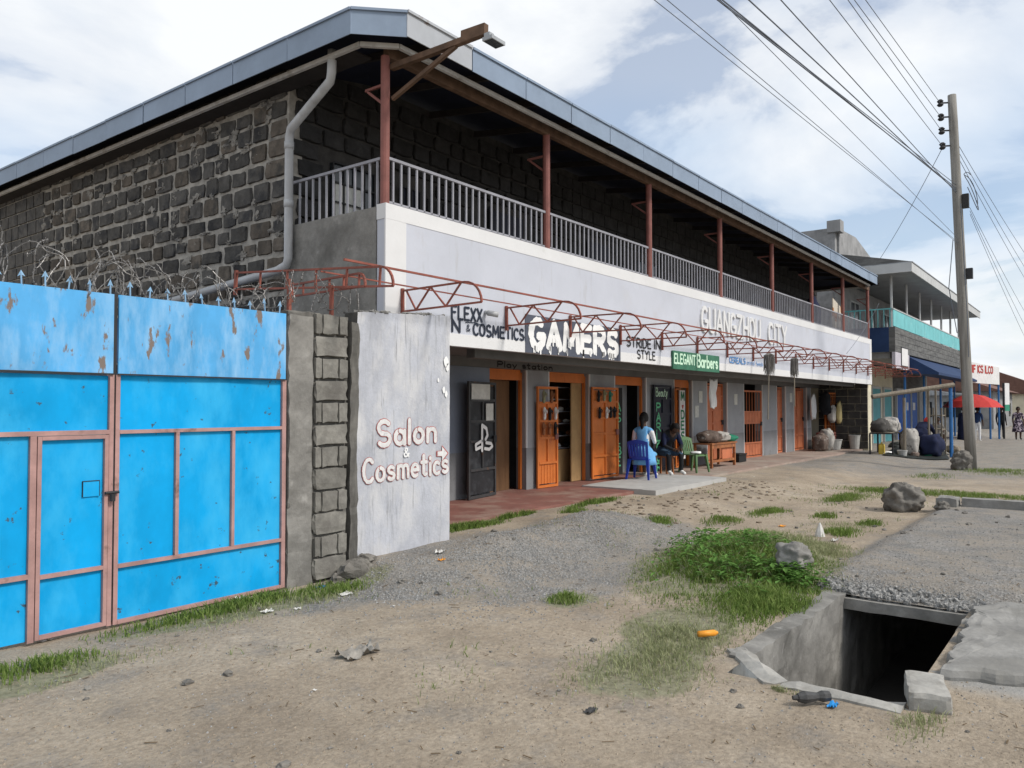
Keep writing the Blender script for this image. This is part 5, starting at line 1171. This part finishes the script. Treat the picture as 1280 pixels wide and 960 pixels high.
# red umbrella
p_ = on(2, 0.05, 1216, 550); uu = thing('market_umbrella', 'red market umbrella over the far street stall', 'umbrella', (p_.x, p_.y, 0))
zt_ = 1.8+ (508-497)*p_.length/FPX*1.05
m_ = MB(); n = 8
for rr_, z in ((.02, .7), (.55, .6), (1.1, .32), (1.4, 0)):
    for k in range(n*2): m_.v.append((p_.x+rr_*math.cos(k*math.pi/n)*(1 if k % 2 == 0 else .95), p_.y+rr_*math.sin(k*math.pi/n)*(1 if k % 2 == 0 else .95), 1.75+z))
m_.f = [(i*16+k, i*16+(k+1) % 16, (i+1)*16+(k+1) % 16, (i+1)*16+k) for i in range(3) for k in range(16)]; m_.m = [0]*len(m_.f)
m_.build('canopy', 'red_cloth', uu); MB().tube([(p_.x, p_.y, 0), (p_.x, p_.y, 2.5)], .025, 6).build('shaft', 'black_metal', uu)
# ------------------------------------------------------------------ neighbouring two-storey building
YN, XN0, XN1 = 6.6, 33.3, 51.0
nb = thing('neighbour_building', 'grey two-storey building with teal balcony railing beyond the shops', 'building', (42, 9, 0))
box('ground_wall', 'cream', nb, 32.4, 41.8, 8.4, 8.7, 0, 3.6); box('ground_wall', 'nb_band', nb, 41.8, XN1, 8.41, 8.7, 0, 3.6)  # right part coloured dark to paint in the shade of the lower storey
box('upper_wall', 'nb_grey', nb, 32.6, XN1, 8.6, 8.9, 3.6, 6.9)
box('side_wall', 'nb_grey', nb, 32.4, 32.6, 8.7, 20, 0, 7.4)
band = box('stone_band', 'nb_band', nb, XN0, XN1, YN, YN+.2, 3.95, 4.92)
box('band_return', 'nb_blue', nb, XN0, XN0+.2, YN+.2, 8.6, 3.95, 4.92)
for i in range(4):
    x = XN0
    while x < XN1-.3:
        ln = random.uniform(.5, .9); MB().box(x+.01, min(x+ln, XN1)-.01, YN-.02, YN-.001, 3.96+i*.24, 3.96+i*.24+.225).build('stone', 'nb_band', band); x += ln
box('balcony_floor', 'nb_grey', nb, XN0+.2, XN1, YN+.2, 8.6, 3.7, 3.94)
box('shop_sign', 'nb_pale', nb, XN0, 36.0, YN-.02, YN+.1, 3.3, 3.94)
sgp = box('sign_picture', 'sign_white', nb, 34.4, 35.6, YN-.05, YN-.025, 3.45, 4.15); box('picture_frame', 'black_metal', sgp, 34.35, 35.65, YN-.045, YN-.03, 3.38, 4.2)
MB().prism([(36.05, YN+.1, 3.94), (36.05, YN-1.1, 3.2), (36.05, YN-1.1, 3.1), (36.05, YN+.1, 3.2)], (0, 0, 0), (14.9, 0, 0)).build('awning', 'nb_blue', nb)
# teal panels
for i in range(8):
    a = XN0+.1+i*2.2; b_ = min(a+2.17, XN1); MB().box(a, b_, YN+.05, YN+.08, 4.97, 5.62).build('railing_panel', 'teal', nb)
MB().box(XN0+.05, XN1, YN+.03, YN+.1, 5.622, 5.67).build('top_rail', 'nb_white', nb)
for i in range(9): MB().box(XN0+.05, XN0+.09, YN+.15+i*.22, YN+.18+i*.22, 4.93, 5.65).build('baluster', 'teal', nb)
MB().box(XN0+.04, XN0+.1, YN+.101, 8.6, 5.622, 5.67).build('top_rail', 'teal', nb)
for i in range(7): x = XN0+.12+i*2.9; MB().tube([(x, YN+.12, 4.92), (x, YN+.12, 7.0)], .05, 8).build('balcony_post', 'nb_white', nb)
nro = MB().box(32.6, XN1+1.2, YN-.75, 9.0, 6.95, 7.0).build('roof_soffit', 'nb_soffit', nb)
m_ = MB().prism([(32.5, YN-.8, 6.9), (32.5, YN-.75, 6.9), (32.5, YN-.75, 7.25), (32.5, YN-.8, 7.25)], (0, 0, 0), (19.8, 0, 0)); m_.box(32.44, 32.5, YN-.8, 9, 6.9, 7.25); m_.build('roof_fascia', 'nb_white', nro)
MB().box(32.44, 52.3, YN-.83, 9, 7.251, 7.28).build('roof_sheet', 'iron_sheet', nro)
MB().prism([(34.5, 9.1, 7.2), (34.5, 9.1, 9.4), (34.5, 14, 9.4), (34.5, 14, 7.2)], (0, 0, 0), (.3, 0, 0)).prism([(34.81, 9.01, 7.29), (34.81, 9.01, 9.4), (37.6, 9.01, 9.5), (50, 9.01, 7.3)], (0, 0, 0), (0, .25, 0)).build('roof_gable', 'nb_grey', nb)
MB().box(34.4, 34.95, 8.85, 9.4, 9.2, 9.7).build('gable_cap', 'nb_grey', nb)
MB().prism([(32.5, YN-.8, 7.285), (32.5, 9.0, 7.285), (32.5, 9.0, 8.0)], (0, 0, 0), (19.8, 0, 0)).build('pitched_sheet', 'nb_band', nb)
for i, x in enumerate((34.6, 37.5, 40.5, 43.5, 46.5)):
    wn = box('window', 'glass_dark', nb, x, x+1.4, 8.54, 8.6, 5.0, 6.2); MB().box(x-.06, x, 8.5, 8.61, 4.95, 6.25).box(x+1.4, x+1.46, 8.5, 8.61, 4.95, 6.25).box(x, x+1.4, 8.5, 8.61, 6.2, 6.26).box(x+.67, x+.73, 8.51, 8.539, 5.0, 6.2).build('frame', 'nb_white', wn)
for i, (x, mt) in enumerate(((34.2, 'nb_grey'), (37.3, 'teal_door'), (39.6, 'teal_door'), (42.4, 'door_blue'), (44.2, 'door_blue'), (46.0, 'door_blue'), (48.2, 'nb_grey'))):
    d = box('door', mt, nb, x, x+1.5, 8.33, 8.4, .1, 2.6); MB().box(x-.08, x, 8.3, 8.41, .1, 2.7).box(x+1.5, x+1.58, 8.3, 8.41, .1, 2.7).box(x, x+1.5, 8.3, 8.41, 2.6, 2.7).build('frame', 'nb_white', d)
    if i in (4, 5): box('notice', 'sign_white', d, x+.3, x+.9, 8.315, 8.329, 1.6, 2.0)
for x in (36.2, 40.5, 45, 49.5): MB().tube([(x, YN+.2, 0), (x, YN+.2, 3.94)], .05, 8).build('porch_post', 'blue_post', nb)
# far signboard on posts
s0, s1 = Vector((46.9, 5.75, 0)), Vector((50.6, 4.75, 0)); dv = (s1-s0).normalized(); nv = Vector((dv.y, -dv.x, 0))
fs = thing('shop_signboard', 'long white shop signboard with red lettering on blue posts', 'signboard', s0)
MB().prism([s0+Vector((0, 0, 3.05)), s1+Vector((0, 0, 3.0)), s1+Vector((0, 0, 3.95)), s0+Vector((0, 0, 4.15))], nv*0, nv*-.1).build('board', 'sign_white', fs)
text('lettering', 'IIIF ICS ILCO', s0+dv*.25+Vector((0, 0, 3.6)), dv, nv, .36, 2.7, .09, 'paint_red', fs, .01)
for f in (0.02, .35, .7, 1.0):
    p = s0.lerp(s1, f)-nv*.06; MB().tube([p, p+Vector((0, 0, 3.1))], .05, 8).build('post', 'blue_post', fs)
p = s1+dv*.5; hb = thing('street_banner', 'small white banner with green foot hung on a dark post', 'banner', p)
MB().tube([p, p+Vector((0, 0, 3.1))], .05, 6).build('post', 'black_metal', hb); MB().prism([p+Vector((0, 0, 1.9)), p+dv*.6+Vector((0, 0, 1.9)), p+dv*.6+Vector((0, 0, 3.1)), p+Vector((0, 0, 3.1))], nv*.06, nv*.08).build('cloth', 'sign_white', hb); MB().prism([p+Vector((0, 0, 1.55)), p+dv*.6+Vector((0, 0, 1.55)), p+dv*.6+Vector((0, 0, 1.898)), p+Vector((0, 0, 1.898))], nv*.06, nv*.08).build('foot_panel', 'plastic_green', hb)
# far low houses
for i, (x, y, wx, wy, h_, rh, wm, rm, lb) in enumerate(((66, 6.6, 14, 8, 2.9, 1.7, 'nb_grey', 'roof_brown', 'low grey house with brown pitched roof behind the banner'), (90, 4, 16, 9, 3.0, 2.2, 'cream', 'roof_brown', 'far cream house with brown roof at the end of the street'),
        (57.5, 7.2, 6, 5, 2.5, .4, 'iron_sheet', 'iron_sheet', 'low iron-sheet kiosk beyond the signboard'), (78, -8, 14, 9, 3.2, 2, 'nb_grey', 'iron_sheet', 'distant grey house on the far side of the street'), (120, -2, 30, 12, 4, 2.5, 'nb_white', 'roof_brown', 'distant white block with brown roof closing the street'))):
    h = thing('far_house', lb, 'house', (x+wx/2, y+wy/2, 0))
    box('wall', wm, h, x, x+wx, y, y+wy, 0, h_)
    MB().prism([(x-.5, y-.6, h_+.01), (x-.5, y+wy+.6, h_+.01), (x-.5, y+wy/2, h_+rh)], (0, 0, 0), (wx+1, 0, 0)).build('roof', rm, h)
    for k in range(3):
        yy = y+wy*(k+.5)/3; box('window', 'glass_dark', h, x-.04, x-.005, yy-.5, yy+.5, 1.1, 2.1)
        xx = x+wx*(k+.5)/3; box('window', 'glass_dark', h, xx-.6, xx+.6, y-.04, y-.005, 1.0, 2.1)
# ------------------------------------------------------------------ boulders
def boulder(px, py, r, lab, seed, mat='rock', zo=.55):
    p = on(2, 0.05, px, py); z = zs(p.x, p.y+r[1]*.5)
    return tag(MB().blob((p.x, p.y, z+r[2]*zo), r, seed, .22, 1.5, 44, 30).build('boulder', mat, smooth=True), lab, 'boulder')
boulder(1130, 634, (.36, .30, .29), 'big grey boulder at the end of the asphalt crossing', 81)
boulder(992, 722, (.17, .16, .15), 'pale grey rock in the green weeds above the drain', 82, 'concrete', zo=1.1)
boulder(1201, 585, (.30, .26, .32), 'rounded grey stone leaning against the foot of the utility pole', 83)
boulder(1178, 641, (.12, .1, .09), 'small stone beside the end of the kerb', 84)
# ------------------------------------------------------------------ grass, weeds, gravel (uncountable)
def blades(name, mat, pts, hmin, hmax, wd=.006, lean=.6):
    V_ = []; F_ = []
    for x, y, s in pts:
        z = zs(x, y) if not isinstance(s, tuple) else s[1]
        s = s if not isinstance(s, tuple) else s[0]
        h_ = random.uniform(hmin, hmax)*s; a = random.uniform(0, 6.28); b_ = random.uniform(0, 6.28); ln = random.uniform(.1, lean)*h_
        dx, dy = wd*math.cos(a)*(.5+s*.5), wd*math.sin(a)*(.5+s*.5); ex, ey = ln*math.cos(b_), ln*math.sin(b_); k = len(V_)
        V_ += [(x-dx, y-dy, z-.01), (x+dx, y+dy, z-.01), (x+dx*.8+ex*.35, y+dy*.8+ey*.35, z+h_*.6), (x-dx*.8+ex*.35, y-dy*.8+ey*.35, z+h_*.6), (x+ex, y+ey, z+h_)]
        F_ += [(k, k+1, k+2, k+3), (k+3, k+2, k+4)]
    m = MB(); m.v = V_; m.f = F_; m.m = [0]*len(F_); o = m.build(name, mat); o['kind'] = 'stuff'; return o
def gmat(name, a, b_, c, sc_=6):
    m = bpy.data.materials.new(name); m.use_nodes = True; t = m.node_tree; b = t.nodes['Principled BSDF']; b.inputs['Roughness'].default_value = .75; b.inputs['Specular IOR Level'].default_value = .2
    g = N(t, 'ShaderNodeNewGeometry'); n = N(t, 'ShaderNodeTexNoise'); n.inputs['Scale'].default_value = sc_; n.inputs['Detail'].default_value = 9; n.inputs['Roughness'].default_value = .8; L(t, g.outputs['Position'], n.inputs['Vector'])
    cr = ramp(t, n.outputs[0], [(.34, a), (.5, b_), (.68, c)]); L(t, cr, b.inputs['Base Color'])
    tr = N(t, 'ShaderNodeBsdfTranslucent'); L(t, cr, tr.inputs[0]); mx = N(t, 'ShaderNodeMixShader'); mx.inputs[0].default_value = .3
    L(t, b.outputs[0], mx.inputs[1]); L(t, tr.outputs[0], mx.inputs[2]); L(t, mx.outputs[0], t.nodes['Material Output'].inputs[0]); MATS[name] = m
gmat('grass_lush', (.06, .11, .02), (.15, .225, .05), (.31, .36, .12), 13); gmat('grass_dry', (.17, .19, .09), (.30, .32, .17), (.44, .43, .28)); gmat('weed', (.05, .11, .025), (.10, .21, .04), (.19, .33, .09), 9)
def scat(n, x, y, rx, ry, fall=1.0, rot=0, s0=1.0):
    out = []
    while len(out) < n:
        u, v = random.gauss(0, .5), random.gauss(0, .5); d = math.hypot(u, v)
        if d > 1.25: continue
        c, s = math.cos(rot), math.sin(rot); px_, py_ = x+u*rx*c-v*ry*s, y+u*rx*s+v*ry*c
        if PX0-.1 < px_ < 7.9 and .85 < py_ < 2.12: continue
        if py_ > 7.1 or (py_ > 6.42 and px_ < 7.25): continue
        if noise.noise(Vector((px_*2.2, py_*2.2, 3))) < -.12 and random.random() < .8: continue
        out.append((px_, py_, s0*(1-.45*fall*d)))
    return out
lush = scat(15000, 8.2, 3.2, 1.5, .85, 1.5, .12)+scat(3500, 7.2, 2.5, 1.0, .5, 1.5)+scat(2500, 9.8, 3.7, 1.2, .7, 1.5)
blades('lush_grass', 'grass_lush', lush, .04, .17, .006, 1.1)
blades('dry_stems', 'grass_dry', scat(1800, 8.2, 3.2, 1.6, .9, 1, .12)+scat(1200, 9.4, 3.1, 1.0, .7), .06, .2, .004, 1.1)
pl = []
for a in ((7.6, 2.9, .6, .45), (8.0, 3.4, .9, .5), (8.7, 3.2, .6, .5), (7.9, 2.5, .5, .25), (8.9, 3.9, .7, .4)): pl += scat(330, *a)
m_ = MB()
for x, y, s in pl:
    z0 = zs(x, y)+random.uniform(.06, .24)*s; a = random.uniform(0, 6.28); r = random.uniform(.012, .06); tl_ = random.uniform(-.4, .5)
    d = Vector((math.cos(a), math.sin(a), tl_)).normalized(); q_ = d.cross(Vector((0, 0, 1))).normalized(); c = Vector((x, y, z0))
    m_.add([c-d*r*.9, c+q_*r*.45+Vector((0, 0, .006)), c+d*r, c-q_*r*.45+Vector((0, 0, .006)), c-d*r*.2-Vector((0, 0, .004))], [(0, 4, 1), (4, 2, 1), (0, 3, 4), (4, 3, 2)])
o = m_.build('weeds', 'weed'); o['kind'] = 'stuff'
spots = [(4.1, 6.2, 1.2, .2, 1700), (2.1, 5.85, .6, .2, 900), (5.0, 5.95, .4, .15, 500), (7.9, 6.9, .9, .13, 2200), (9.3, 7.05, .5, .08, 700), (10.2, 6.6, .3, .15, 350), (6.05, 4.0, .2, .15, 350), (11.4, 6.95, .9, .12, 900), (10.6, 5.3, .35, .2, 400), (11.6, 4.8, .5, .25, 500),
         (13.2, 4.6, .7, .25, 700), (16.0, 4.1, 1.0, .3, 1100), (18.0, 2.6, .6, 2.2, 3000), (15.8, 3.0, .7, .3, 700), (13.2, 3.7, .4, .2, 350), (11.5, 3.0, .5, .25, 600), (12.8, 2.9, .35, .2, 300), (25.2, 2.4, 1.2, 1.0, 900), (22.5, 3.6, 1, .5, 300), (17.6, 3.8, .8, .5, 900)]
g2 = []
for x, y, rx, ry, n in spots: g2 += scat(n, x, y, rx, ry)
blades('short_grass', 'grass_lush', g2, .035, .13, .006, .9)
dry = []
for x, y, rx, ry, n in ((5.05, 2.6, .9, .5, 1900), (5.9, 2.75, .8, .45, 1700), (9.6, 2.75, .7, .35, 1800), (4.4, 5.9, 1.2, .3, 900), (6.05, 4.0, .3, .2, 200), (18, 2.6, .7, 2.4, 1800), (16.5, 4.0, 1.4, .5, 800), (25, 2.0, 1.6, 1.5, 1200), (2.4, 5.6, .8, .25, 300), (5.2, 1.65, .2, .12, 120), (5.05, .9, .4, .15, 250), (12, 3.2, 1.0, .5, 700)): dry += scat(n, x, y, rx, ry)
blades('dry_grass', 'grass_dry', dry, .02, .085, .004, 1.3)
# gravel chips
def chips(name, mat, pts, smin, smax):
    V_ = []; F_ = []
    for x, y in pts:
        s = random.uniform(smin, smax); z = zs(x, y)+s*.15; k = len(V_); a = random.uniform(0, 6.28)
        for i in range(4): V_.append((x+s*math.cos(a+i*1.57)*random.uniform(.6, 1), y+s*math.sin(a+i*1.57)*random.uniform(.6, 1), z-s*.3+random.uniform(0, .3)*s))
        V_ += [(x+random.uniform(-.3, .3)*s, y+random.uniform(-.3, .3)*s, z+s*random.uniform(.4, .8))]
        F_ += [(k+i, k+(i+1) % 4, k+4) for i in range(4)]
    m = MB(); m.v = V_; m.f = F_; m.m = [0]*len(F_); o = m.build(name, mat); o['kind'] = 'stuff'; return o
M('chip', (.20, .198, .19), .95, .45, 60, 0, 60, c2=(.32, .315, .305), thr=(.5, .55), scale2=45); M('chip_tan', (.30, .25, .19), .95, .4, 50, 0, 60)
gp_ = [(p[0], p[1]) for a in ((7.6, 5.5, 2.2, .9, 3200), (8.9, 5.1, 1.8, .9, 2000), (6.4, 4.7, 1.6, .9, 1800), (5.9, 5.6, 1.0, .7, 1200)) for p in scat(a[4], *a[:4])]
for i in range(1500):
    x, y = random.uniform(8.0, 13), random.uniform(-.5, 2.35); gp_.append((x, y))
for i in range(1500): gp_.append((8.0+abs(random.gauss(0, .12)), random.uniform(.9, 2.3)))
chips('gravel', 'chip', gp_, .006, .02)
def notpit(x, y): return not (PX0-.12 < x < 7.95 and .8 < y < 2.2)
chips('pebbles', 'chip_tan', [p for p in ((random.uniform(1.5, 9), random.uniform(.2, 6.2)) for i in range(9000)) if notpit(*p)], .003, .012)
chips('dark_pebbles', 'chip', [p for p in ((random.uniform(1.5, 10), random.uniform(.2, 6.2)) for i in range(4500)) if notpit(*p)], .003, .013)
# coarse rubble rim over the culvert edge
m_ = MB()
for i in range(420):
    y = random.uniform(.9, 2.3); x = 7.93+abs(random.gauss(0, .1)); m_.blob((x, y, zs(x, y)+random.uniform(-.02, .02)), (random.uniform(.012, .035),)*3, i, .35, 1.5, 6, 4)
o = m_.build('rim_gravel', 'chip'); o['kind'] = 'stuff'
# dry leaf and twig debris
m_ = MB()
for i in range(700):
    x, y = random.uniform(1.5, 10), random.uniform(.1, 6.2)
    if PX0 < x < 7.9 and .9 < y < 2.15: continue
    a = random.uniform(0, 6.28); l = .006+.04*random.random()**4; z = zs(x, y)+.006; m_.bar((x-l*math.cos(a), y-l*math.sin(a), z), (x+l*math.cos(a), y+l*math.sin(a), z+.004), random.uniform(.002, .007), .003)
o = m_.build('twigs', 'leaf_dry'); o['kind'] = 'stuff'
m_ = MB()
for i in range(230):
    x, y = random.uniform(10, 17), 5.9+random.gauss(0, .55); y = min(y, 6.95); q_ = random.random()**2; m_.blob((x, y, zs(x, y)+.003), (.012+q_*.06, .012+q_*.05, .006+q_*.02), i, .3, 2, 6, 4)
M('clod', (.19, .15, .11), .95, .4, 9, .3, 30)
o = m_.build('dirt_clods', 'clod'); o['kind'] = 'stuff'
# litter
def scrap(px, py, r, mat, lab, seed, flat=.3, name='litter', cat='litter', zz_=0.02):
    p = on(2, zz_, px, py); z = zs(p.x, p.y); m = MB(); n, l = 9, 9
    for i in range(n+1):
        for j in range(l+1):
            u, v = i/n*2-1, j/l*2-1; k = r*(1+.3*noise.noise(Vector((u*2, v*2, seed))))
            m.v.append((p.x+u*k, p.y+v*k*.6, z+.008+r*flat*abs(noise.noise(Vector((u*2.5, v*2.5, seed+5))))*2))
    m.f = [(i*(l+1)+j, (i+1)*(l+1)+j, (i+1)*(l+1)+j+1, i*(l+1)+j+1) for i in range(n) for j in range(l)]; m.m = [0]*len(m.f)
    return tag(m.build(name, mat, smooth=True), lab, cat)
scrap(447, 818, .14, 'cloth_dirty', 'crumpled dirty grey rag on the bare dirt', 1, .35, 'rag', 'rag')
scrap(432, 742, .07, 'litter_white', 'flat white plastic scrap beside the grass at the pillar', 2, .2); scrap(334, 764, .05, 'litter_white', 'small white scrap in the grass below the gate', 3)
scrap(550, 708, .05, 'litter_white', 'white wrapper on the gravel before the painted wall', 4, .5); scrap(552, 716, .035, 'litter_orange', 'orange fruit peel on the gravel before the painted wall', 5, .6)
scrap(868, 686, .06, 'litter_white', 'white scrap beside the tall green grass', 6, .5); scrap(401, 733, .05, 'litter_blue', 'blue plastic scrap at the foot of the pillar', 7, .4)
scrap(302, 748, .05, 'litter_white', 'white crumpled scrap against the gate bottom', 8, .6); scrap(978, 657, .06, 'litter_orange', 'yellow scrap on the dirt before the shops', 9, .3)
scrap(1041, 880, .04, 'litter_blue', 'bright blue plastic cap beside the crushed bottle', 10, .5); scrap(1043, 680, .06, 'litter_white', 'pale blue-white scrap by the grass tuft', 11, .5)
scrap(55, 798, .06, 'litter_white', 'grey-white scrap at the foot of the blue wicket door', 12, .4); scrap(372, 760, .03, 'litter_white', 'tiny white scrap in the dry grass', 13, .4)
scrap(738, 886, .045, 'litter_dark', 'dark leaf-like scrap on the bare foreground dirt', 14, .3)
p = on(2, .03, 1025, 670); tag(MB().lathe([(.07, 0), (.05, .08), (.02, .16), (.005, .19)], (p.x, p.y, zs(p.x, p.y)), 7).build('paper_twist', 'litter_white'), 'upright white paper twist standing beyond the weeds', 'litter')
p = on(2, .1, 885, 783); d = Vector((.065, -.05, 0)); z = zs(p.x, p.y)+.05
bo = thing('drink_bottle', 'small orange juice bottle lying in the grass by the drain', 'bottle', (p.x, p.y, z)); MB().tube([Vector((p.x, p.y, z))-d, Vector((p.x, p.y, z))+d*.7], .024, 10).build('body', 'litter_orange', bo, smooth=True); MB().tube([Vector((p.x, p.y, z))+d*.7, Vector((p.x, p.y, z))+d], [.022, .011], 10).build('neck', 'litter_orange', bo)
p = on(2, .04, 1018, 873); bo = thing('crushed_bottle', 'crushed dark plastic bottle at the drain edge', 'bottle', (p.x, p.y, .04)); c = Vector((p.x, p.y, .05)); d = Vector((.075, -.075, 0)); MB().tube([c-d, c-d*.6, c+d*.2, c+d*.5, c+d*.9], [.024, .038, .024, .034, .03], 9).build('body', 'litter_dark', bo); MB().tube([c-d*1.3, c-d], [.014, .018], 8).build('neck', 'litter_dark', bo)

m_ = MB()
for i in range(70):
    x, y = random.uniform(3, 18), random.uniform(2.3, 6.9)
    if x < 7.3 and y > 6.3: continue
    r = random.uniform(.008, .028); z = zs(x, y)+.006; m_.add([(x+r*random.uniform(-1, 1), y+r*random.uniform(-1, 1), z+r*random.uniform(0, .5)) for k in range(4)], [(0, 1, 2), (0, 2, 3)])
o = m_.build('litter_bits', 'litter_white'); o['kind'] = 'stuff'
m_ = MB()
for i in range(60): m_.blob((random.uniform(5.4, 8.5), random.uniform(1.05, 1.95), -1.14), (random.uniform(.03, .12), random.uniform(.03, .1), random.uniform(.02, .07)), i, .4, 2, 8, 5)
o = m_.build('drain_debris', 'rock'); o['kind'] = 'stuff'

m_ = MB()
for i in range(170):
    x, y = random.uniform(2, 17), random.uniform(.2, 6.8)
    if (x < 7.4 and y > 6.2) or (PX0-.2 < x < 8.1 and .7 < y < 2.3): continue
    r = .012+.03*random.random()**3; m_.blob((x, y, zs(x, y)+r*.2), (r*random.uniform(.8, 1.5), r, r*.65), i, .3, 1.6, 8, 6)
o = m_.build('loose_stones', 'rock'); o['kind'] = 'stuff'
sp = []
for i in range(5200):
    x, y = random.uniform(3.2, 18), random.uniform(2.3, 6.9)
    if (x < 7.4 and y > 6.3) or noise.noise(Vector((x*.9, y*.9, 8))) < .12 or (7.9 < x < 15 and y < 2.6): continue
    sp.append((x, y, random.uniform(.4, 1)))
blades('sparse_grass', 'grass_dry', sp, .02, .07, .0035, 1.4)
blades('green_tufts', 'grass_lush', [q for q in sp if noise.noise(Vector((q[0]*2.5, q[1]*2.5, 3))) > .12], .03, .08, .004, 1.2)
